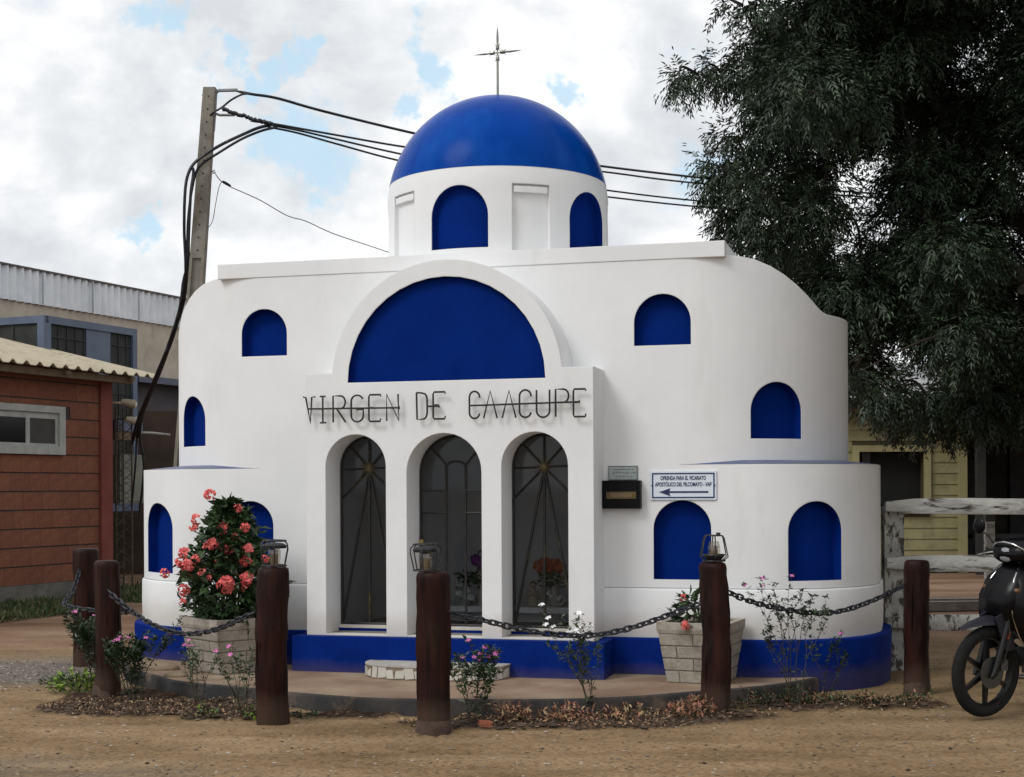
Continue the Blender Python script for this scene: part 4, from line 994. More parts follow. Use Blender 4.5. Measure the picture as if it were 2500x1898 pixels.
def brick(parent, xa, xb, z0, z1, yo, m, name='brick', y1=.03):
    k = (round(xb-xa, 2), round(z1-z0, 2), m.name, round(y1-yo, 2))
    if k not in bm_cache: bm_cache[k] = mesh_of(name, MB().box((0, 0, 0), (xb-xa, y1-yo, z1-z0)), m)
    return link(name, bm_cache[k], parent, ((xa+xb)/2, (yo+y1)/2, (z0+z1)/2))
for r_ in range(12):
    z0 = .305+r_*CHH; z1 = z0+CHH-.022; x = -1.5-(r_ % 2)*.2-q.uniform(0, .1)
    while x < x1:
        l = .40; xe = min(x+l-.003, x1); yo = -q.uniform(0, .005); mm = q.choice(BRK); za, zb = z0, z1
        cx0, cx1 = x, xe
        if z1 > WZ0 and z0 < WZ1:
            if cx0 < W1 and cx1 > W0:
                if z0 < WZ0-.06: zb = WZ0-.004
                elif z1 > WZ1+.06: za = WZ1+.004
                elif cx1 > W1+.03: cx0 = W1+.004
                elif cx0 < W0-.03: cx1 = W0-.004
                else: cx1 = cx0
        if cx1-cx0 > .03: brick(house, cx0, cx1, za, zb, yo, mm)
        x += l
obj('wall_face', MB().span((x0, .0, .3), (-1.72, .03, 3.27)), BRK[0], house)
obj('corner_pillar', MB().span((x1+.002, -.045, -.05), (x1+.27, .4, 3.40)), mat('pillar_red', (.16, .035, .026), (.21, .05, .036), rough=.8, scale=3, edge=.01), house)
obj('tie_beam', MB().span((x0, -.012, 3.28), (x1, .05, 3.42)), BRK[2], house)
wf = obj('window_frame', MB().span((W0, -.05, WZ1-.10), (W1, .03, WZ1)).span((W0, -.05, WZ0), (W1, .03, WZ0+.12)).span((W1-.13, -.05, WZ0+.12), (W1, .03, WZ1-.10)).span((W0, -.05, WZ0+.12), (W0+.12, .03, WZ1-.10)), mat('window_white', (.30, .32, .31), (.42, .43, .41), rough=.6, scale=5, edge=.01), house)
obj('sash', MB().span((W0+.12, -.02, WZ1-.19), (W1-.13, .0, WZ1-.10)).span((W0+.12, -.02, WZ0+.12), (W1-.13, .0, WZ0+.16)).span((.50, -.02, WZ0+.16), (.58, .0, WZ1-.19)).span((W1-.19, -.02, WZ0+.16), (W1-.13, .0, WZ1-.19)), MATS['window_white'], wf)
DKGL = mat('dark_pane', (.006, .006, .008), rough=.15, spec=.3)
obj('pane', MB().span((W0+.12, -.008, WZ0+.16), (.50, -.004, WZ1-.19)), DKGL, wf); obj('pane', MB().span((.58, -.008, WZ0+.16), (W1-.19, -.004, WZ1-.19)), mat('mesh_pane', (.03, .027, .024), (.045, .04, .034), rough=.6), wf)
# corrugated roof sheet
RF = mat('fibre_roof', (.34, .29, .21), (.46, .40, .30), rough=.9, scale=3, bump=.4, bscale=20, stain=(.24, .20, .15), sscale=3)
def corrugated(name, parent, m, xa, xb, ya, yb, za, zb, pitch, amp, thick=.012, nseg=6, shape='sin'):
    mb = MB(); k = int((xb-xa)/pitch*nseg); vs = []
    for i in range(k+1):
        x = xa+(xb-xa)*i/k; ph = (x/pitch) % 1
        a = amp*(max(0, math.sin(2*PI*ph)) if shape == 'ridge' else .5+.5*math.sin(2*PI*ph))
        vs += [(x, ya, za+a), (x, yb, zb+a), (x, ya, za+a-thick), (x, yb, zb+a-thick)]
    fs = []
    for i in range(k):
        b = i*4; fs += [(b, b+4, b+5, b+1), (b+2, b+3, b+7, b+6), (b, b+2, b+6, b+4), (b+1, b+5, b+7, b+3)]
    fs += [(0, 1, 3, 2), (k*4, k*4+2, k*4+3, k*4+1)]
    return obj(name, mb.add(vs, fs), m, parent)
ZE = 3.39
corrugated('roof_sheet', house, RF, -4.8, x1+.95, -.42, 4.6, ZE+.02, ZE+.02+5.02*.235, .27, .055, shape='ridge', nseg=10)
obj('roof_beam', MB().span((-4.8, -.30, ZE-.10), (x1+.45, -.22, ZE-.0)), mat('roof_timber', (.12, .08, .05), (.18, .13, .08), rough=.9), house)
for xx in (-3, -1, 1, x1+.35):
    obj('rafter', MB().add([(xx-.04, -.38, ZE-.06), (xx+.04, -.38, ZE-.06), (xx+.04, -.38, ZE+.0), (xx-.04, -.38, ZE+.0), (xx-.04, 4.5, ZE-.06+4.88*.235), (xx+.04, 4.5, ZE-.06+4.88*.235), (xx+.04, 4.5, ZE+4.88*.235), (xx-.04, 4.5, ZE+4.88*.235)], [(0, 1, 2, 3), (4, 7, 6, 5), (0, 4, 5, 1), (3, 2, 6, 7), (0, 3, 7, 4), (1, 5, 6, 2)]), MATS['roof_timber'], house)
# flood lights under the eave
fl_ = thing('floodlight', 'pair of small pale flood lamps under the eave at the brick house corner', 'lamp', wl(x1+.35, .05, 3.0), hrot)
LP = mat('lamp_housing', (.30, .25, .17), (.4, .34, .24), rough=.5)
obj('lamp_bracket', MB().tube([(-.08, .1, .0), (0, -.05, 0), (.1, -.1, -.0)], .02, 8).tube([(-.08, .1, 0), (-.08, .1, -.28)], .018, 8), LP, fl_)
for dz, dx in ((.03, .10), (-.24, .22)):
    obj('lamp_head', MB().tube([(dx-.06, -.06, dz), (dx, -.11, dz-.02), (dx+.10, -.19, dz-.05)], [.035, .055, .075], 12), LP, fl_, smooth=50)
    obj('lamp_lens', MB().sph((dx+.105, -.195, dz-.052), .064, 10, (.6, .6, 1)), mat('lamp_lens', (.6, .58, .5), rough=.3), fl_, smooth=60)
# grass strip by the house
def blades(name, region, n, h, m, seed, label, cat, zf=None):
    rg = np.random.default_rng(seed); X = region(n, rg); n = len(X); cl = vnoise(X[:, 0]*3, X[:, 1]*3, seed); X = X[cl > .3]; cl = cl[cl > .3]; n = len(X)
    P = np.stack([X[:, 0], X[:, 1], 0*X[:, 0]-.01], 1); D = unit(np.array([0, 0, 1])+rg.normal(0, .45, (n, 3))); Nn = unit(rg.normal(0, 1, (n, 3))); L = h*(.4+.9*rg.random(n))*(.5+cl)
    v, f = leaf_cloud(P, D, Nn, L, L*.13+.004, .1); return tag(raw(name, v, f, m, kind='stuff', mats=list(rg.integers(0, len(m), n))*2), label, cat)
GR1 = mat('grass_green', (.035, .07, .018), (.06, .10, .03), rough=.7); GR2 = mat('grass_dry', (.12, .12, .05), (.18, .16, .08), rough=.8)
def gstrip(n, rg):
    a = rg.random(n)*7.4-4.3; o = .03+rg.random(n)**1.2*1.5*(1-.25*(a > 1)); return np.stack([HB.x+WD.x*a+WN.x*o, HB.y+WD.y*a+WN.y*o], 1)
blades('grass', gstrip, 15000, .13, [GR1, GR1, GR2], 61, 'green grass growing along the foot of the brick house', 'grass')
def gback(n, rg): return np.stack([-6.2+rg.random(n)*3.4, 24+rg.random(n)*4], 1)
blades('yard_grass', gback, 7000, .2, [GR1, GR2, GR2], 62, 'dry grass and weeds in the passage between house and chapel', 'grass')
# ------------------------------------------------------------------ warehouse behind
W_O = at(0, 640, 27.0); WO = Vector((W_O.x, W_O.y, 0))
wh = thing('warehouse', 'long warehouse with a weathered corrugated metal band above a beige wall', 'warehouse', WO, hrot)
ztop = at(0, 571, 27).z; zmid = at(0, 645, 27).z; zlow = 4.05
CM = mat('corrugated_metal', (.68, .71, .75), (.82, .85, .88), rough=.55, scale=2, stain=(.34, .35, .36), sscale=4, spos=(.60, .8), sstretch=(1, 1, .3))
mb = MB(); vs = []; k = 330; xa, xb = -4.0, 9.0
for i in range(k+1):
    x = xa+(xb-xa)*i/k; o_ = .045*math.sin(2*PI*x/.20); vs += [(x, -.02+o_, zmid), (x, -.02+o_, ztop)]
obj('metal_sheet', mb.add(vs, [(i*2, i*2+2, i*2+3, i*2+1) for i in range(k)]), CM, wh, smooth=60)
for xx in np.arange(-3.3, 9, 1.45): obj('sheet_seam', MB().span((xx, -.075, zmid+.01), (xx+.03, -.066, ztop-.01)), mat('seam_metal', (.26, .28, .31), (.4, .42, .45), rough=.6, metal=.2), wh)
obj('ridge_cap', MB().span((xa, -.07, ztop), (xb, .12, ztop+.035)), mat('rusty_cap', (.06, .055, .05), (.13, .12, .11), rough=.8, scale=8), wh)
BG = mat('beige_render', (.40, .35, .28), (.50, .45, .37), rough=.9, scale=2.5, stain=(.32, .28, .23), sscale=3)
obj('upper_band', MB().span((xa, .03, zlow), (xb, .2, zmid+.3)), BG, wh)
DKW = mat('grey_panel', (.045, .043, .050), (.075, .070, .078), rough=.7, scale=1.2)
obj('lower_wall', MB().span((xa, .25, -.1), (xb, .4, zlow)), DKW, wh)
obj('gutter', MB().span((3.9, -.12, zlow-.16), (xb, .1, zlow-.02)), mat('gutter_grey', (.05, .06, .10), (.08, .09, .13), rough=.5), wh)
obj('downpipe', MB().tube([(5.9, .17, zlow-.1), (5.9, .17, -.1)], .07, 12), mat('pipe_grey', (.16, .16, .15), (.30, .30, .28), rough=.7, scale=4), wh, smooth=50)
obj('roof_vent', MB().lathe([(.28, 0), (.30, .03), (.10, .10), (0, .11)], 16, (.85, .5, ztop+.02)), mat('seam_metal', (.3, .3, .3)), wh)
# blue grey enclosed balcony
EO = at(95, 690, 24.0); EO.z = 0
en = thing('enclosed_balcony', 'blue grey enclosed balcony box with dark mesh panels, above the brick house', 'balcony', EO, hrot)
BGY = mat('blue_grey_paint', (.075, .10, .16), (.10, .13, .20), rough=.5, scale=3); MESH = mat('dark_mesh', (.012, .014, .014), (.03, .032, .03), rough=.8, scale=4)
zt_, zb_ = at(95, 682, 24).z, 2.55; ew = 2.35
for xx, ww in ((0, .16), (1.02, .03), (1.46, .03), (2.20, .14)):
    pass
obj('frame_beam', MB().span((-.02, -.05, zt_-.12), (ew, .05, zt_)), BGY, en); obj('frame_beam', MB().span((-.06, -.05, zt_-.12), (.05, 3.2, zt_-.002)), BGY, en)
obj('frame_post', MB().span((-.07, -.06, .0), (.10, .08, zt_-.12)), BGY, en); obj('frame_post', MB().span((ew-.12, -.05, 1.5), (ew, .06, zt_-.12)), BGY, en)
obj('solid_panel', MB().span((1.02, -.02, 2.6), (1.65, .02, zt_-.12)), BGY, en)
obj('balcony_floor', MB().span((-.06, -.06, 1.28), (ew, 3.0, 1.5)), BGY, en)
for a, b in ((.10, 1.02), (1.65, ew-.12)):
    obj('mesh_panel', MB().span((a, .0, 1.5), (b, .015, zt_-.12)), MESH, en)
    for xx in np.arange(a+.02, b, .21): obj('mesh_bar', MB().span((xx, -.015, 1.5), (xx+.018, -.002, zt_-.13)), mat('mesh_bar', (.02, .022, .025), rough=.7), en)
    for zz in np.arange(2.9, zt_-.15, .42): obj('mesh_bar', MB().span((a+.002, -.022, zz), (b-.002, -.0155, zz+.018)), MATS['mesh_bar'], en)
obj('mesh_panel', MB().span((-.02, .09, 1.5), (.0, 3.1, zt_-.13)), MESH, en)
for yy_ in np.arange(.6, 3.0, .5): obj('mesh_bar', MB().span((-.04, yy_, 1.5), (-.022, yy_+.03, zt_-.13)), MATS['mesh_bar'], en)
# meter box, timber, lattice tower in the dark passage
mbx = thing('meter_box', 'blue grey metal box with a round hole, fixed on a timber behind the house corner', 'box', at(271, 935, 23.6), hrot)
obj('box_shell', MB().box((0, 0, .10), (.62, .2, .17)), BGY, mbx); obj('box_hole', MB().tube([(.16, -.104, .10), (.16, -.112, .10)], .035, 12), IRON, mbx)
obj('timber_bracket', MB().box((0, 0, -.055), (.60, .16, .13)), mat('old_timber', (.14, .10, .06), (.22, .16, .10), rough=.9, scale=8), mbx)
ub = thing('utility_cabinet', 'pale grey utility cabinet hanging behind the lattice mast', 'cabinet', at(272, 1035, 24.2), hrot)
obj('cabinet_body', MB().box((0, 0, 0), (.62, .25, .80)), mat('cabinet_grey', (.16, .17, .15), (.22, .22, .19), rough=.7, scale=4, edge=.01), ub); obj('cabinet_door', MB().box((0, -.13, 0), (.56, .015, .74)), MATS['cabinet_grey'], ub)
ms = thing('lattice_mast', 'rusty triangular lattice mast standing in the dark passage', 'mast', Vector((at(268, 1200, 23.2).x, 23.2, 0)), .3)
RST = mat('rusty_steel', (.05, .035, .025), (.10, .075, .05), rough=.9, scale=10)
lg = [(.14*math.cos(a), .14*math.sin(a)) for a in (PI/2, PI*7/6, PI*11/6)]
for lx, ly in lg: obj('mast_leg', MB().tube([(lx, ly, -.05), (lx, ly, 2.95)], .014, 6), RST, ms)
mb = MB()
for i in range(12):
    z = i*.24
    for j in range(3):
        a, b = lg[j], lg[(j+1) % 3]; mb.tube([(a[0], a[1], z), (b[0], b[1], z+.12), (a[0], a[1], z+.24)], .007, 4)
br_ = obj('mast_bracing', mb, RST, ms); br_['kind'] = 'stuff'
pipe = tag(obj('rail_pipe', MB().tube([at(297, 935, 23.9), at(330, 936, 24.4), at(366, 940, 25.2)], .022, 8), MATS['pipe_grey']), 'pale horizontal pipe crossing the passage under the cables', 'pipe')
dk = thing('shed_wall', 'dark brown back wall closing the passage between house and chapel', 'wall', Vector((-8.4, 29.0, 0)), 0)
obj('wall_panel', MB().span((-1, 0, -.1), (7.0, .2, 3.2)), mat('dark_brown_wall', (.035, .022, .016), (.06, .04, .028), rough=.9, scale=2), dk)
# ------------------------------------------------------------------ concrete utility pole
PT, PM_ = at(454, 191, 19), at(424, 620, 19)
sl = (PT-PM_)/(PT.z-PM_.z); Pb = PM_-sl*PM_.z
pole = thing('utility_pole', 'leaning grey concrete utility pole with holes down its face', 'pole', Pb, 0)
PCN = mat('pole_concrete', (.17, .155, .13), (.25, .23, .19), rough=.95, scale=5, bump=.5, bscale=30, stain=(.11, .085, .06), sscale=3, edge=.006)
hh_ = PT.z
def pz(z): return sl*z-Vector((0, 0, 0))
def pole_part(xa, xb, ya, yb, z0, z1, top=.62):
    k0 = 1+(top-1)*z0/hh_; k1 = 1+(top-1)*z1/hh_; o0 = Vector((sl.x*z0, 0, z0)); o1 = Vector((sl.x*z1, 0, z1))
    vs = [o0+Vector((x*k0, y*k0, 0)) for x, y in ((xa, ya), (xb, ya), (xb, yb), (xa, yb))]+[o1+Vector((x*k1, y*k1, 0)) for x, y in ((xa, ya), (xb, ya), (xb, yb), (xa, yb))]
    return MB().add(vs, [(0, 1, 2, 3)[::-1], (4, 5, 6, 7), (0, 1, 5, 4), (1, 2, 6, 5), (2, 3, 7, 6), (3, 0, 4, 7)])
Rz = R(-22)
shaft = pole_part(-.125, -.075, -.11, .11, 0, hh_); 
for a in (pole_part(.075, .125, -.11, .11, 0, hh_), pole_part(-.076, .076, -.07, .07, 0, hh_), pole_part(-.0755, .0755, -.108, .108, hh_-2.2, hh_), pole_part(-.0755, .0755, -.108, .108, 3.35, 3.5)): shaft.add(a.v, a.f)
ps = obj('pole_shaft', shaft, PCN, pole); ps['kind'] = 'part'; del ps['kind']
DH = mat('hole_dark', (.01, .01, .01))
for i in range(13):
    z = hh_-.12-i*.165; k = 1+(.62-1)*z/hh_; obj('pole_hole', MB().tube([(sl.x*z, -.108*k-.004, z), (sl.x*z, -.108*k+.004, z)], .011, 8), DH, pole)
GALV = mat('galvanised', (.20, .21, .21), (.3, .31, .31), rough=.5, metal=.6)
def pp_(px, py): return at(px, py, 19)-Pb
obj('bracket', MB().tube([pp_(461, 283), pp_(464, 240), pp_(466, 203), pp_(472, 196), pp_(513, 195)], .022, 6), GALV, pole)
obj('bracket', MB().tube([pp_(466, 246), pp_(474, 249), pp_(508, 249)], .018, 6), GALV, pole)
obj('hook', MB().tube([pp_(452, 371), pp_(459, 371), pp_(463, 368), pp_(465, 373), pp_(459, 375)], .009, 6), GALV, pole)
for py in (206, 235): obj('bolt', MB().tube([pp_(436, py), pp_(446, py)], .008, 6), GALV, pole)
# ------------------------------------------------------------------ cables
CAB = mat('cable_black', (.008, .009, .013), (.016, .018, .026), rough=.5)
def cable(pts, r, label, group=None, wob=0, m=CAB, name='cable'):
    P = smooth_path([tuple(at(*p)) for p in pts], 10); q = random.Random(len(pts))
    if wob: P = [(x, y, z+q.uniform(-wob, wob)) for x, y, z in P]
    rs = [r*min(1, .35+.65*i/4, .35+.65*(len(P)-1-i)/4) for i in range(len(P))]
    o = tag(obj(name, MB().tube(P, rs, 6), m, smooth=60), label, 'cable', group); return o
cable([(509, 197, 19), (545, 204, 19), (600, 213, 19.2), (700, 241, 19.8), (897, 289, 21), (1080, 328, 22), (1305, 360, 23), (1510, 384, 24), (1720, 405, 25), (2000, 425, 26.5), (2400, 440, 29)], .019, 'topmost thick black cable running from the pole bracket behind the dome', 'overhead cables')
cable([(540, 262, 19), (590, 268, 19.1), (720, 291, 20), (875, 318, 21), (1080, 346, 22), (1308, 372, 23), (1505, 396, 24), (1900, 428, 26), (2400, 460, 29)], .015, 'second cable from the top, leaving the pole clamp behind the dome', 'overhead cables')
cable([(570, 268, 19.1), (640, 281, 19.4), (730, 302, 20), (865, 333, 21), (1080, 377, 22), (1315, 412, 23), (1535, 437, 24), (1900, 468, 26), (2400, 500, 29)], .014, 'third cable from the top, crossing behind the lower dome', 'overhead cables')
cable([(575, 274, 19), (640, 287, 19.3), (730, 312, 20), (860, 347, 21), (1080, 395, 22), (1315, 426, 23), (1530, 449, 24), (1900, 480, 26), (2400, 520, 29)], .014, 'lowest of the four cables passing behind the dome', 'overhead cables')
cable([(452, 252, 18.95), (462, 243, 18.9), (480, 232, 18.9), (500, 216, 18.9), (525, 204, 18.9), (548, 204, 19)], .013, 'short cable looping from the pole up to the topmost wire')
cable([(478, 233, 18.8), (492, 240, 18.8), (530, 252, 18.8), (560, 262, 18.8), (590, 268, 19)], .026, 'frayed wire wrapping holding the cables at the pole bracket', wob=.012)
cable([(592, 270, 19), (560, 276, 18.9), (520, 293, 18.8), (480, 312, 18.8), (445, 333, 18.8), (418, 355, 18.8), (404, 385, 18.8), (399, 430, 18.8), (398, 500, 18.9), (401, 570, 19), (399, 620, 19.2), (385, 680, 19.6), (362, 750, 20.2), (335, 820, 21), (312, 880, 22), (302, 940, 22.6), (311, 1010, 22.8), (300, 1120, 23)], .022, 'thick black cable drooping from the span to the pole and down left', 'drop cables')
cable([(600, 275, 19), (565, 283, 18.9), (520, 302, 18.8), (470, 332, 18.8), (440, 352, 18.85), (424, 372, 18.85), (413, 420, 18.85), (406, 480, 18.9), (404, 560, 19), (400, 640, 19.3), (378, 715, 19.9), (348, 800, 20.7), (318, 870, 21.7), (298, 930, 22.6), (292, 1010, 22.8), (284, 1100, 23)], .018, 'second black drop cable close beside the thick one', 'drop cables')
cable([(412, 360, 18.8), (418, 372, 18.8), (412, 420, 18.8), (408, 500, 18.9), (405, 600, 19.1), (392, 665, 19.5), (372, 735, 20), (340, 815, 20.9), (325, 850, 21.5), (305, 900, 22.2), (295, 960, 22.8)], .020, 'third black drop cable nearest the pole', 'drop cables')
cable([(399, 590, 19.1), (390, 665, 19.5), (366, 745, 20.1), (338, 812, 20.8), (300, 905, 22.2), (285, 960, 22.8)], .03, 'heavy bundled cable falling past the eave of the brick house', 'drop cables')
cable([(463, 373, 19), (478, 392, 19.2), (500, 405, 19.3), (560, 432, 19.6), (620, 466, 19.9), (660, 478, 20.1), (720, 505, 20.5), (800, 532, 21), (850, 549, 21.3), (900, 565, 21.6)], .0065, 'thin telephone wire sloping down behind the parapet', m=mat('thin_wire', (.25, .25, .26)))
cable([(481, 391, 19.2), (473, 405, 19.15), (466, 440, 19.1), (459, 478, 19.1), (446, 497, 19)], .005, 'thin loose wire hanging back to the pole', m=mat('thin_wire', (.25, .25, .26)))
cable([(480, 392, 19.2), (488, 396, 19.22), (499, 403, 19.27)], .017, 'dark splice sleeve on the thin telephone wire')

# ------------------------------------------------------------------ weathered white fence on the right
FN0 = Vector((at(1903, 1440, 13.35).x, 13.35, 0))
WP = mat('peeling_white_paint', (.36, .36, .34), (.54, .54, .51), rough=.95, scale=7, stretch=(.5, 1, 1), bump=1, bscale=26, stain=(.07, .06, .05), sscale=14, sstretch=(.22, 1, 1.3), spos=(.53, .62), edge=.006, spec=.1)
WPD = mat('peeling_worn_paint', (.30, .30, .28), (.46, .46, .43), rough=.9, scale=7, bump=.7, bscale=30, stain=(.06, .05, .04), sscale=18, sstretch=(1, 1, .5), spos=(.49, .58), edge=.015)
fence = thing('wooden_fence', 'weathered fence with peeling white paint beside the chapel', 'fence', FN0, 0)
kx = 13.35*1.1302/3600
def fz(py, x=2000): return at(x, py, 13.35).z
def rough_rail(z0, z1, xa, xb, y, name, m, seed, rnd=True):
    mb = MB(); q = random.Random(seed); n = 26; k = 12; h = (z1-z0)/2; zc = (z0+z1)/2; vs = []; fs = []
    ring = [(1, -.9), (1, .0), (1, .9), (.85, 1), (0, 1), (-.85, 1), (-1, .9), (-1, .0), (-1, -.9), (-.85, -1), (0, -1), (.85, -1)]
    for i in range(n+1):
        x = xa+(xb-xa)*i/n; e = 1
        if rnd and i < 2: e = (.60, .92)[i]
        for j in range(k):
            s_y, s_z = ring[j]
            vs.append((x, y+s_y*.028, zc+s_z*h*e*(1+q.uniform(-.045, .045))+.006*math.sin(x*2.1+seed)))
    for i in range(n):
        for j in range(k): fs.append((i*k+j, i*k+(j+1) % k, (i+1)*k+(j+1) % k, (i+1)*k+j))
    fs += [tuple(range(k))[::-1], tuple(n*k+j for j in range(k))]
    return obj(name, mb.add(vs, fs), m, fence, smooth=50)
rough_rail(fz(1112), fz(1078), .02, 6.5, -.10, 'rail', WP, 1)
rough_rail(fz(1234), fz(1199), .03, 6.5, -.10, 'rail', WP, 2)
rough_rail(fz(1359), fz(1325), .03, 6.5, -.10, 'rail', WPD, 3)
for x, wd, hh2, dy, mm2 in ((.03, .175, fz(1090), .02, WPD), (2.72, .16, fz(1090), .02, WPD), (5.4, .17, fz(1090), .02, WPD)):
    obj('fence_post', MB().span((x, dy-.06, -.1), (x+wd, dy+.07, hh2-.02)), mm2, fence)
f2 = thing('fence_post', 'thin white post with dark top standing behind the fence', 'post', Vector((at(2116, 1275, 19).x, 18.6, 0)), 0)
obj('post_body', MB().span((-.055, -.05, -.05), (.055, .05, 1.20)), WP, f2); obj('post_cap', MB().span((-.057, -.052, 1.20), (.057, .052, 1.37)), mat('cap_dark', (.05, .05, .05)), f2)
# ------------------------------------------------------------------ yellow clapboard house
YH = 28.0
def yx(px): return at(px, 1100, YH).x
def yz(py): return at(2100, py, YH).z
yh = thing('clapboard_house', 'yellow clapboard house with a dark window behind the fence', 'house', Vector((yx(1832), YH, 0)), 0)
ox = yx(1832)
YB_ = mat('yellow_board', (.22, .20, .095), (.28, .255, .125), rough=.8, scale=5, bump=.3, bscale=20, stain=(.14, .12, .05), sscale=3, spos=(.55, .75)); YT = mat('yellow_trim', (.26, .235, .11), (.31, .28, .14), rough=.75, scale=4)
xl_, xr_ = yx(1790)-ox, yx(2090)-ox; wx0, wx1 = yx(1857)-ox, yx(1998)-ox; wz0, wz1 = yz(1098), yz(975)
obj('wall_core', MB().span((xl_, .09, -.1), (wx0, 4, 3.3)).span((wx1, .09, -.1), (xr_, 4, 3.3)).span((wx0, .09, wz1), (wx1, 4, 3.3)).span((wx0, .09, -.1), (wx1, 4, wz0)), mat('board_joint', (.06, .05, .02)), yh)
z = .02; bh = .208
while z < 3.15:
    segs = [(xl_, wx0-.12), (wx1+.12, xr_-.16)] if (z+bh > wz0 and z < wz1+.05) else [(xl_, xr_-.16)]
    for a, b in segs:
        obj('clapboard', MB().add([(a, .085, z+bh-.004), (b, .085, z+bh-.004), (b, .068, z), (a, .068, z), (a, .10, z+bh-.004), (b, .10, z+bh-.004), (b, .10, z), (a, .10, z)], [(0, 1, 2, 3), (4, 7, 6, 5), (0, 4, 5, 1), (3, 2, 6, 7), (0, 3, 7, 4), (1, 5, 6, 2)]), YB_, yh)
    z += bh
obj('corner_board', MB().span((xr_-.16, .0, 0), (xr_, .1, 3.15)), YT, yh)
w_ = obj('window', MB().span((wx0-.12, .0, wz0-.1), (wx0, .12, wz1+.12)).span((wx1, .0, wz0-.1), (wx1+.12, .12, wz1+.12)).span((wx0, .0, wz1), (wx1, .12, wz1+.12)).span((wx0, .0, wz0-.1), (wx1, .12, wz0)), YT, yh)
obj('pane', MB().span((wx0, .3, wz0), (wx1, .32, wz1)), mat('room_dark', (.004, .004, .004), rough=.9), w_)
obj('mullion', MB().span((wx0+.10, .2, wz0), (wx0+.25, .28, wz1)), mat('mullion_dark', (.05, .045, .045)), w_)
RMET = mat('roof_metal_grey', (.18, .18, .18), (.28, .28, .28), rough=.6, scale=2)
obj('eave_board', MB().span((xl_-.1, -.35, 3.14), (xr_+.3, .1, 3.26)), mat('eave_dark', (.03, .028, .02)), yh)
obj('roof', MB().add([(xl_-.2, -.5, 3.262), (xr_+.4, -.5, 3.262), (xr_+.4, 3, 4.2), (xl_-.2, 3, 4.2), (xl_-.2, -.5, 3.30), (xr_+.4, -.5, 3.30), (xr_+.4, 3, 4.24), (xl_-.2, 3, 4.24)], [(0, 3, 2, 1), (4, 5, 6, 7), (0, 1, 5, 4), (1, 2, 6, 5), (2, 3, 7, 6), (3, 0, 4, 7)]), RMET, yh)
# dark open shed right of it
sh = thing('open_shed', 'dark open shed right of the yellow house', 'shed', Vector((yx(2092), YH-.5, 0)), 0)
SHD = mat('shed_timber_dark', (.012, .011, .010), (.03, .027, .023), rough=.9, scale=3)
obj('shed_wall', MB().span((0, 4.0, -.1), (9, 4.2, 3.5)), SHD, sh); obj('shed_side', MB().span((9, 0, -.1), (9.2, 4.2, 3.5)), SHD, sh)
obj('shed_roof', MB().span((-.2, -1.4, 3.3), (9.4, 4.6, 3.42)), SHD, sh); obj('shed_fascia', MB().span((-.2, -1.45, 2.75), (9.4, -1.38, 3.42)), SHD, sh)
for xx in (.0, 3.2, 6.4): obj('shed_post', MB().span((xx, -.05, -.1), (xx+.16, .1, 3.3)), SHD, sh)
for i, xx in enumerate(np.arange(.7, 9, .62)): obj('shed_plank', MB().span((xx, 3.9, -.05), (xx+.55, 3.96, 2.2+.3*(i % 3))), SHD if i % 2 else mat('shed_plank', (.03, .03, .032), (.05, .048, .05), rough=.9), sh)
obj('shed_bench', MB().span((.3, 1.2, .62), (6, 1.8, .70)).span((.5, 1.3, -.05), (.6, 1.7, .62)).span((5.7, 1.3, -.05), (5.8, 1.7, .62)), SHD, sh)
# timber lying on the ground beyond the fence
for i, (px, py, Yd, ln) in enumerate([(2040, 1312, 17.5, 3.2), (2110, 1318, 17.0, 2.6)]):
    c = onground(px, py); mb = MB().box((0, 0, .06), (ln, .16, .12), Matrix.Rotation(R(2+i*3), 4, 'Z'))
    tag(obj('timber_beam', mb, mat('grey_timber', (.10, .085, .07), (.17, .15, .13), rough=.95, scale=6, bump=.5), loc=c), ['grey timber beam lying on the ground beyond the fence, the farther one', 'grey timber beam lying just beyond the lowest fence rail'][i], 'beam')
# far tree line closing the horizon
def far_hedge(name, label, x0_, x1_, y, h, seed, n, m):
    rg = np.random.default_rng(seed); X = x0_+(x1_-x0_)*rg.random(n); top = h*(.55+.6*vnoise(X*.18, X*0, seed)+.2*vnoise(X*.7, X*0, seed+1)); Z = top*rg.random(n)**.8; Y = y+rg.normal(0, 2.2, n)
    D = unit(rg.normal(0, 1, (n, 3))); Nn = unit(rg.normal(0, 1, (n, 3))); L = .55*(.5+rg.random(n)); v, f = leaf_cloud(np.stack([X, Y, Z], 1), D, Nn, L, L*.7, .1)
    return tag(raw(name, v, f, m, kind='stuff', mats=list(rg.integers(0, len(m), n))*2), label, 'woodland')
FG1 = mat('far_foliage', (.022, .035, .016), (.045, .06, .028), rough=.8, scale=1)
far_hedge('far_trees', 'dark line of distant trees behind the buildings', -60, 60, 62, 5.2, 71, 26000, [FG1, GREEND])

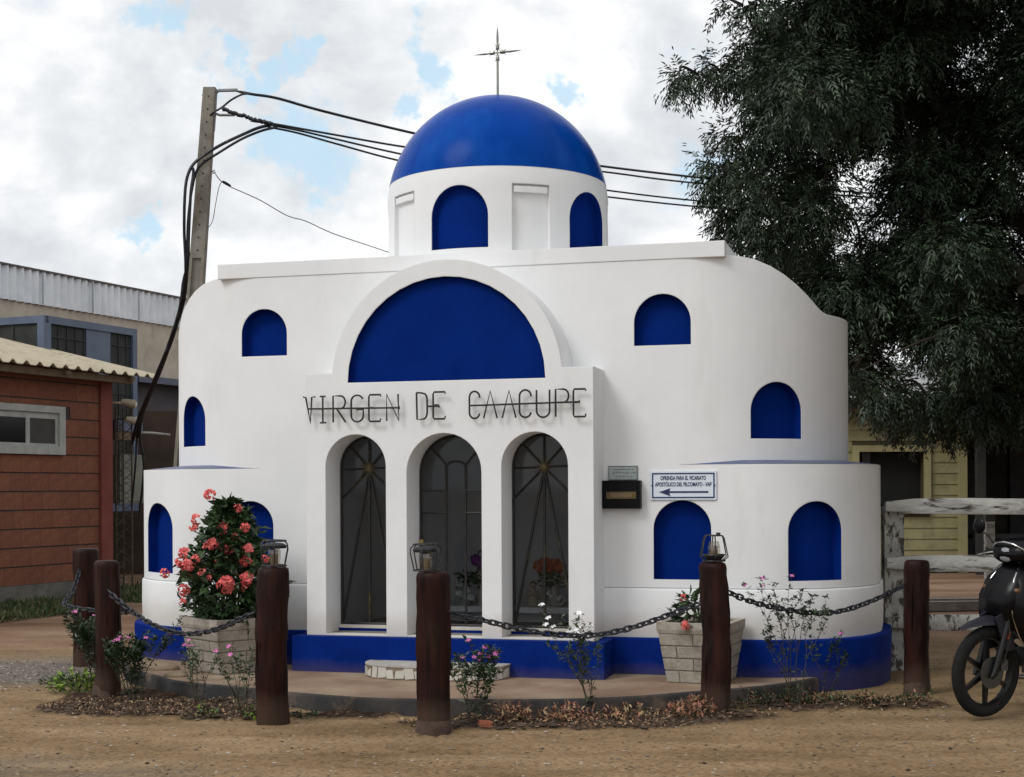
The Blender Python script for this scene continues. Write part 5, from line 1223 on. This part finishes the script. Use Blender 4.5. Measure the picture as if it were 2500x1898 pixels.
# ------------------------------------------------------------------ motorcycle
bk = thing('motorcycle', 'black underbone motorcycle parked at the right edge, front wheel in view', 'motorcycle', onground(2126, 1549), R(210)); bk.rotation_euler = (R(-3), 0, R(210)); bk.scale = (1.1, 1.1, 1.1)
BPNT = mat('bike_black', (.002, .002, .003), (.003, .003, .004), rough=.28, scale=3, spec=.18); TYR = mat('tyre_rubber', (.008, .008, .008), (.014, .014, .014), rough=.85, scale=30, bump=.4, bscale=120, spec=.2)
RIM = mat('black_alloy', (.006, .006, .007), (.012, .012, .013), rough=.35, metal=.4); NVY = mat('dark_navy_plastic', (.010, .010, .016), (.018, .018, .028), rough=.5); CHR = mat('chrome', (.5, .5, .5), rough=.15, metal=1); SEATM = mat('vinyl_seat', (.01, .01, .01), (.016, .016, .016), rough=.6, bump=.5, bscale=200)
ENGM = mat('engine_alloy', (.06, .06, .06), (.11, .11, .11), rough=.5, metal=.6, scale=12); ORG = mat('orange_reflector', (.75, .10, .02), rough=.25)
WR = .297
def wheel(name, cx, front=True):
    w_ = bpy.data.objects.new(name, None); COL.objects.link(w_); w_.parent = bk; w_.location = (cx, 0, WR)
    mb = MB(); prof = []; n = 56; k = 14
    for j in range(k): 
        t = 2*PI*j/k; prof.append((WR-.040+.040*math.cos(t), .036*math.sin(t)))
    vs = []; fs = []
    for i in range(n):
        a = 2*PI*i/n
        for r_, y in prof: vs.append((r_*math.cos(a), y, r_*math.sin(a)))
    for i in range(n):
        for j in range(k): fs.append((i*k+j, i*k+(j+1) % k, ((i+1) % n)*k+(j+1) % k, ((i+1) % n)*k+j))
    obj('tyre', mb.add(vs, fs), TYR, w_, smooth=60)
    mb = MB(); pr = [(WR-.078, -.026), (WR-.062, -.026), (WR-.070, -.012), (WR-.070, .012), (WR-.062, .026), (WR-.078, .026), (WR-.088, .010), (WR-.088, -.010)]; vs = []; fs = []; k = len(pr)
    for i in range(n):
        a = 2*PI*i/n
        for r_, y in pr: vs.append((r_*math.cos(a), y, r_*math.sin(a)))
    for i in range(n):
        for j in range(k): fs.append((i*k+j, i*k+(j+1) % k, ((i+1) % n)*k+(j+1) % k, ((i+1) % n)*k+j))
    obj('rim', mb.add(vs, fs), RIM, w_, smooth=30)
    for j in range(6):
        a = R(30+60*j); M = Matrix.Rotation(-a, 4, 'Y')
        v8 = [M @ Vector(v) for v in [(.03, -.014, -.020), (.03, .014, -.020), (.03, .014, .020), (.03, -.014, .020), (WR-.082, -.011, -.011), (WR-.082, .011, -.011), (WR-.082, .011, .011), (WR-.082, -.011, .011)]]
        obj('spoke', MB().add(v8, [(0, 1, 2, 3), (4, 7, 6, 5), (0, 4, 5, 1), (1, 5, 6, 2), (2, 6, 7, 3), (3, 7, 4, 0)]), RIM, w_)
    hub = MB().tube([(0, -.045, 0), (0, .045, 0)], .042, 18).tube([(0, -.075, 0), (0, .075, 0)], .012, 8); obj('hub', hub, RIM, w_, smooth=40)
    if front: 
        obj('brake_disc', MB().lathe([(.05, -.002), (.105, -.002), (.105, .002), (.05, .002)], 32), mat('disc_steel', (.10, .10, .10), rough=.4, metal=.9), w_, rot=(PI/2, 0, 0), loc=(0, .052, 0))
        obj('caliper', MB().box((-.085, .058, .045), (.06, .04, .07)), ENGM, w_)
    return w_
wheel('front_wheel', 0); wheel('rear_wheel', -1.235, False)
fk = lambda y: [(.0, y, WR), (-.035, y, WR+.10), (-.085, y, WR+.26), (-.14, y, .75)]
for y in (-.072, .072):
    obj('fork_leg', MB().tube(fk(y), [.021, .024, .022, .016], 10), RIM, bk, smooth=50)
    obj('fork_foot', MB().tube([(.025, y, WR-.03), (0, y, WR), (-.02, y, WR+.06)], [.014, .024, .022], 8), RIM, bk, smooth=50)
def loft(sections, n=18, p=2.0, caps=True):
    """sections: (centre, half sizes (a along u, b along v), u, v)"""
    vs = []; fs = []
    for c, a, b, u, v in sections:
        for j in range(n):
            t = 2*PI*j/n; cu, su = math.cos(t), math.sin(t)
            vs.append(Vector(c)+Vector(u)*a*math.copysign(abs(cu)**(2/p), cu)+Vector(v)*b*math.copysign(abs(su)**(2/p), su))
    k = len(sections)
    for i in range(k-1):
        for j in range(n): fs.append((i*n+j, i*n+(j+1) % n, (i+1)*n+(j+1) % n, (i+1)*n+j))
    if caps: fs += [tuple(range(n))[::-1], tuple((k-1)*n+j for j in range(n))]
    return MB().add(vs, fs)
X_, Y_, Z_ = (1, 0, 0), (0, 1, 0), (0, 0, 1)
# front mudguard: curved shell with a pointed nose
mb = MB(); vs = []; n = 16
for i in range(n+1):
    u = i/n; a = R(52+95*u); rr = WR+.045+.02*(1-u); x, z = rr*math.cos(a), WR+rr*math.sin(a); hw = .055*min(1, .25+2.2*u)
    if u < .2: x += .03*(1-u/.2); z += .01*(1-u/.2)
    for yy_, dz in ((-1, -.045), (-.8, -.008), (0, .012), (.8, -.008), (1, -.045)):
        vs.append((x, hw*yy_, z+dz*(.4+.6*min(1, 3*u))))
fs = [(i*5+j, i*5+j+1, (i+1)*5+j+1, (i+1)*5+j) for i in range(n) for j in range(4)]
obj('front_fender', mb.add(vs, fs), NVY, bk, smooth=60)
for y in (-1, 1):
    obj('fender_stay', MB().prism([(-.19, .44), (-.10, .70), (.0, .655), (-.03, .58), (-.10, .43)], y*.066-.006, y*.066+.006), NVY, bk)
    obj('side_reflector', MB().sph((-.105, y*.080, .545), .030, 10, (.65, .35, 1.15)), ORG, bk, smooth=60)
# leg shield and nose
obj('nose_cowl', loft([((-.17, 0, .56), .05, .07, X_, Y_), ((-.12, 0, .66), .075, .115, X_, Y_), ((-.12, 0, .76), .085, .14, X_, Y_), ((-.16, 0, .86), .08, .145, X_, Y_), ((-.215, 0, .95), .065, .12, X_, Y_), ((-.26, 0, 1.02), .04, .08, X_, Y_)], 20, 2.4), BPNT, bk, smooth=60)
for y in (-1, 1):
    pr = [(-.20, .98, .11), (-.13, .90, .15), (-.085, .78, .175), (-.10, .66, .19), (-.155, .54, .20), (-.24, .43, .20), (-.35, .33, .19), (-.46, .28, .17)]
    bkp = [(-.30, .97, .10), (-.30, .88, .16), (-.29, .78, .21), (-.31, .66, .235), (-.36, .56, .24), (-.43, .47, .235), (-.52, .40, .21), (-.58, .36, .18)]
    vs = []
    for (x, z, w1), (x2, z2, w2) in zip(pr, bkp):
        vs += [(x, y*w1*.55, z), (x-.02, y*w1, z), ((x+x2)/2, y*(w2+.015), (z+z2)/2), (x2, y*w2, z2), (x2, y*(w2-.03), z2)]
    fs = [(i*5+j, i*5+j+1, (i+1)*5+j+1, (i+1)*5+j) for i in range(len(pr)-1) for j in range(4)]
    obj('leg_shield', MB().add(vs, fs), BPNT, bk, smooth=60)
    obj('shield_trim', MB().tube([(x+.004, y*w1*.62, z) for x, z, w1 in pr[:6]], .006, 6), CHR if y > 0 else CHR, bk, smooth=60)
    obj('turn_signal', MB().sph((-.12, y*.125, .83), .034, 10, (.8, .8, .6)), mat('signal_lens', (.10, .05, .02), rough=.2), bk, smooth=60)
obj('headlight_cowl', loft([((-.13, 0, 1.055), .01, .05, Z_, Y_), ((-.15, 0, 1.06), .06, .11, Z_, Y_), ((-.20, 0, 1.07), .085, .16, Z_, Y_), ((-.27, 0, 1.085), .08, .18, Z_, Y_), ((-.34, 0, 1.09), .05, .15, Z_, Y_), ((-.38, 0, 1.08), .02, .08, Z_, Y_)], 20, 2.3), BPNT, bk, smooth=60)
obj('headlight', MB().sph((-.155, 0, 1.055), .07, 14, (.35, 1.15, .75)), mat('headlight_lens', (.25, .26, .28), rough=.08, spec=.8), bk, smooth=60)
obj('chrome_visor', MB().tube([(-.16, -.12, 1.10), (-.135, -.07, 1.125), (-.13, 0, 1.135), (-.135, .07, 1.125), (-.16, .12, 1.10), (-.20, .165, 1.06)], .007, 6), CHR, bk, smooth=60)
for y in (-1, 1):
    obj('handlebar', MB().tube([(-.28, y*.12, 1.06), (-.30, y*.22, 1.06), (-.34, y*.28, 1.045)], .012, 8), RIM, bk, smooth=60)
    obj('grip', MB().tube([(-.335, y*.26, 1.047), (-.375, y*.37, 1.03)], .019, 10), TYR, bk, smooth=60)
    obj('lever', MB().tube([(-.27, y*.20, 1.05), (-.255, y*.25, 1.04), (-.29, y*.37, 1.015)], .007, 6), CHR if y < 0 else RIM, bk, smooth=60)
    obj('mirror_stalk', MB().tube([(-.30, y*.21, 1.07), (-.27, y*.25, 1.14), (-.26, y*.31, 1.185)], .006, 6), RIM, bk, smooth=60)
    mr = obj('mirror', MB().sph((-.26, y*.335, 1.215), .055, 14, (.32, .95, 1.0), Matrix.Rotation(R(15)*y, 4, 'X')), BPNT, bk, smooth=60)
obj('spine_cover', loft([((-.26, 0, .70), .16, .09, Z_, Y_), ((-.40, 0, .60), .13, .10, Z_, Y_), ((-.56, 0, .60), .13, .11, Z_, Y_), ((-.70, 0, .66), .12, .115, Z_, Y_)], 16, 3), BPNT, bk, smooth=60)
obj('side_cover', loft([((-.60, 0, .60), .12, .12, Z_, Y_), ((-.80, 0, .64), .13, .135, Z_, Y_), ((-1.05, 0, .70), .09, .125, Z_, Y_), ((-1.30, 0, .76), .05, .09, Z_, Y_), ((-1.45, 0, .80), .03, .05, Z_, Y_)], 16, 3), BPNT, bk, smooth=60)
obj('seat', loft([((-.54, 0, .75), .02, .08, Z_, Y_), ((-.62, 0, .765), .05, .12, Z_, Y_), ((-.85, 0, .775), .05, .14, Z_, Y_), ((-1.05, 0, .81), .05, .135, Z_, Y_), ((-1.25, 0, .82), .04, .11, Z_, Y_), ((-1.32, 0, .82), .02, .07, Z_, Y_)], 18, 3), SEATM, bk, smooth=60)
obj('grab_rail', MB().tube([(-1.15, -.13, .80), (-1.35, -.12, .85), (-1.45, 0, .86), (-1.35, .12, .85), (-1.15, .13, .80)], .011, 8), RIM, bk, smooth=60)
obj('engine', MB().box((-.60, 0, .33), (.30, .20, .17)).tube([(-.46, 0, .36), (-.30, 0, .38)], .065, 14).tube([(-.66, -.13, .33), (-.66, .13, .33)], .075, 18), ENGM, bk, smooth=30)
obj('exhaust', MB().tube([(-.30, -.05, .33), (-.34, -.10, .22), (-.60, -.15, .20), (-.85, -.17, .25), (-1.35, -.17, .34)], [.015, .018, .02, .04, .042], 12), CHR, bk, smooth=50)
obj('rear_fender', loft([((-1.05, 0, .62), .06, .07, Z_, Y_), ((-1.35, 0, .62), .04, .07, Z_, Y_), ((-1.52, 0, .50), .02, .06, Z_, Y_), ((-1.58, 0, .38), .01, .05, Z_, Y_)], 12, 3), NVY, bk, smooth=60)
obj('tail_light', MB().sph((-1.47, 0, .74), .05, 12, (.6, 1.2, .7)), mat('tail_red', (.35, .01, .01), rough=.2), bk, smooth=60)
for y in (-1, 1):
    obj('swingarm', MB().tube([(-.72, y*.07, .36), (-1.235, y*.07, WR)], .018, 8), RIM, bk, smooth=50)
    obj('shock', MB().tube([(-1.18, y*.10, .34), (-1.02, y*.10, .62)], .024, 10), CHR, bk, smooth=50)
    obj('footrest', MB().tube([(-.62, y*.10, .25), (-.62, y*.25, .26)], .012, 8), TYR, bk, smooth=50)
obj('side_stand', MB().tube([(-.66, .10, .26), (-.62, .22, -.005)], .010, 8), RIM, bk, smooth=50)
obj('brake_hose', MB().tube([(-.06, .085, .36), (-.10, .10, .50), (-.09, .09, .66), (-.2, .08, .9)], .005, 6), IRON, bk, smooth=60)

# ------------------------------------------------------------------ big tree on the right
tr_ = thing('broadleaf_tree', 'huge dark tree with drooping narrow leaflets overhanging the right side', 'tree', (7.0, 16.4, 0), 0)
TL = Vector((7.0, 16.4, 0)); tq = random.Random(17); trg = np.random.default_rng(17)
BARK = mat('dark_bark', (.018, .014, .011), (.045, .035, .027), rough=.95, scale=8, bump=1, bscale=25)
LF = [mat('tree_leaf_%s' % n, a, b, rough=.42, scale=6, spec=.35) for n, a, b in (('dark', (.015, .027, .014), (.026, .043, .023)), ('mid', (.026, .043, .024), (.042, .064, .035)), ('pale', (.055, .080, .050), (.085, .115, .070)))]
clumps = []
def cl_(px, py, r, Y=None, d=1.0):
    Y = Y or tq.uniform(15.2, 17.6)
    if px < 1720 and Y > 14.5: px += 4; r *= .82
    p = at(px, py, Y); clumps.append((p, r*1.1302/3600*Y, d))
for a in [(1462, 178, 30), (1500, 160, 34), (1552, 155, 42), (1600, 150, 46), (1640, 95, 52), (1560, 5, 26, None, .35), (1600, 12, 30, None, .5), (1668, 15, 52), (1640, 210, 55), (1600, 300, 36, None, .8), (1560, 290, 26, None, .7), (1660, 290, 55), (1525, 352, 28), (1560, 372, 38), (1610, 360, 50), (1535, 400, 34), (1590, 440, 50), (1580, 480, 40), (1640, 420, 60), (1560, 505, 26, None, .6), (1630, 520, 50), (1680, 500, 60), (1660, 560, 44), (1720, 570, 60), (1740, 620, 50), (1790, 630, 60), (1830, 680, 60), (1850, 740, 50), (1870, 790, 50), (1855, 825, 22, None, .4), (1900, 840, 46), (1925, 880, 30), (1895, 870, 22, None, .5), (1960, 880, 40), (2000, 850, 50), (2030, 905, 28), (2060, 870, 44), (2090, 905, 24, None, .7), (2120, 850, 54), (2160, 880, 40), (2200, 870, 50), (1950, 915, 22, None, .8), (1985, 925, 18, None, .6), (2055, 925, 16, None, .6), (1825, 790, 18, 14.0, .9), (1845, 805, 26, 14.0, .9)]: cl_(*a)
for _ in range(165):
    px = tq.uniform(1680, 2750); lo = -320; hi = 830 if px > 1950 else 560+(px-1680)*.9
    cl_(px, tq.uniform(lo, hi), tq.uniform(58, 95), tq.uniform(14.6, 19.2))
for _ in range(40): cl_(tq.uniform(1720, 2700), tq.uniform(-700, -200), tq.uniform(70, 110), tq.uniform(14.6, 19.0))
# unseen crown clumps added beyond the right edge to shade the chapel's right end
for _ in range(150):
    Y = tq.uniform(9.5, 15.0); clumps.append((Vector((tq.uniform(.40*Y+.35, .40*Y+5.0), Y, tq.uniform(2.3, 8.0))), tq.uniform(.55, .85), .5))
# trunk, limbs and twigs
trunk = MB().tube([(0, 0, -.1), (-.05, 0, .8), (.05, .05, 1.8), (-.05, 0, 2.9)], [.46, .36, .32, .30], 14)
obj('trunk', trunk, BARK, tr_, smooth=60)
limbs = []
for k, (dx, dy, dz) in enumerate([(-2.6, -.4, 2.2), (-2.1, .5, 3.6), (-.8, -.6, 4.6), (.8, .4, 4.4), (2.2, -.2, 2.6), (-1.6, -1.0, 1.2), (-1.0, 1.2, 3.2)]):
    a = Vector((-.05, 0, 2.5)); b = a+Vector((dx, dy, dz)); m1 = a.lerp(b, .35)+Vector((0, 0, .35)); m2 = a.lerp(b, .7)+Vector((tq.uniform(-.2, .2), tq.uniform(-.2, .2), .2))
    P = smooth_path([tuple(a), tuple(m1), tuple(m2), tuple(b)], 5); limbs += [Vector(p) for p in P[4:]]
    obj('limb', MB().tube(P, [.20-.14*i/(len(P)-1) for i in range(len(P))], 9), BARK, tr_, smooth=60)
tw = MB()
nodes = list(limbs)
for c, r, d in sorted(clumps, key=lambda k_: min((l-(k_[0]-TL)).length for l in limbs)):      # each twig grows from the nearest wood already there
    c = c-TL; s = min(nodes, key=lambda l: (l-c).length); nodes.append(c)
    mid = s.lerp(c, .5)+Vector((tq.uniform(-.15, .15), tq.uniform(-.15, .15), .12)); P = smooth_path([tuple(s), tuple(mid), tuple(c+Vector((0, 0, -.02)))], 4)
    tw.tube(P, [.022-.017*i/(len(P)-1) for i in range(len(P))], 5)
    for _ in range(3):
        e = c+Vector((tq.gauss(0, 1), tq.gauss(0, 1), tq.gauss(0, 1))).normalized()*r*.9; tw.tube([c, c.lerp(e, .5)+Vector((0, 0, .03)), e], [.008, .006, .003], 4)
t_o = obj('twigs', tw, BARK, tr_, kind='stuff')
A = []; B = []
def sprays(c, r, n):
    v = trg.normal(0, 1, (n, 3)); v = unit(v)*(trg.random(n)**.45)[:, None]*r; return np.array(c)+v, unit(v+np.array([0, 0, -.35])*r+trg.normal(0, .25, (n, 3))*r)
for c, r, d in clumps:
    n = int((185 if c.x < .43*c.y else 150)*d*(r/.32)**1.7); p, q_ = sprays(c-TL, r, n); A.append(p); B.append(q_)
A = np.concatenate(A); B = np.concatenate(B); n = len(A)
B = unit(B*np.array([1, 1, .8])+np.array([0, 0, -.12])+trg.normal(0, .25, (n, 3)))
side = unit(np.cross(B, np.array([0, 0, 1])+trg.normal(0, .3, (n, 3)))); RL = .17+.12*trg.random(n)
LP_ = []; LD = []; LN = []; LL = []; up_ = np.cross(side, B)
for k in range(5):
    u = .15+.2*k
    base = A+B*(RL*u)[:, None]+np.array([0, 0, -1.])*(RL*u*u*.35)[:, None]
    for sgn in (1, -1):
        dd = unit(B*.75+side*sgn*(.85-.25*u)+np.array([0, 0, -.35])+trg.normal(0, .16, (n, 3))); LP_.append(base); LD.append(dd); LN.append(unit(up_+trg.normal(0, .35, (n, 3)))); LL.append((.068+.045*trg.random(n))*(1-.25*u))
LP_.append(A+B*RL[:, None]*.95); LD.append(unit(B+np.array([0, 0, -.4]))); LN.append(up_); LL.append(.07+.02*trg.random(n))
LP_ = np.concatenate(LP_); LD = np.concatenate(LD); LN = np.concatenate(LN); LL = np.concatenate(LL)
v, f = leaf_cloud(LP_, LD, LN, LL, LL*.26, .25)
mi = trg.choice(3, n, p=[.46, .38, .16]); mi = np.tile(mi, 11); mi = np.concatenate([mi, mi])
print('tree leaves', len(LP_))
raw('crown', v, f, LF, tr_, kind='stuff', mats=mi)
# fallen leaves under the tree and by the fence
def gtree(n):
    return np.stack([3.0+RNG.random(n)*3.5, 10.8+RNG.random(n)*4], 1)
tag(pebbles('fence_litter', 1500, gtree, .006, .02, [P3, P1, BRN], .4, zfun=gz), 'small stones and litter on the sand by the fence', 'gravel')
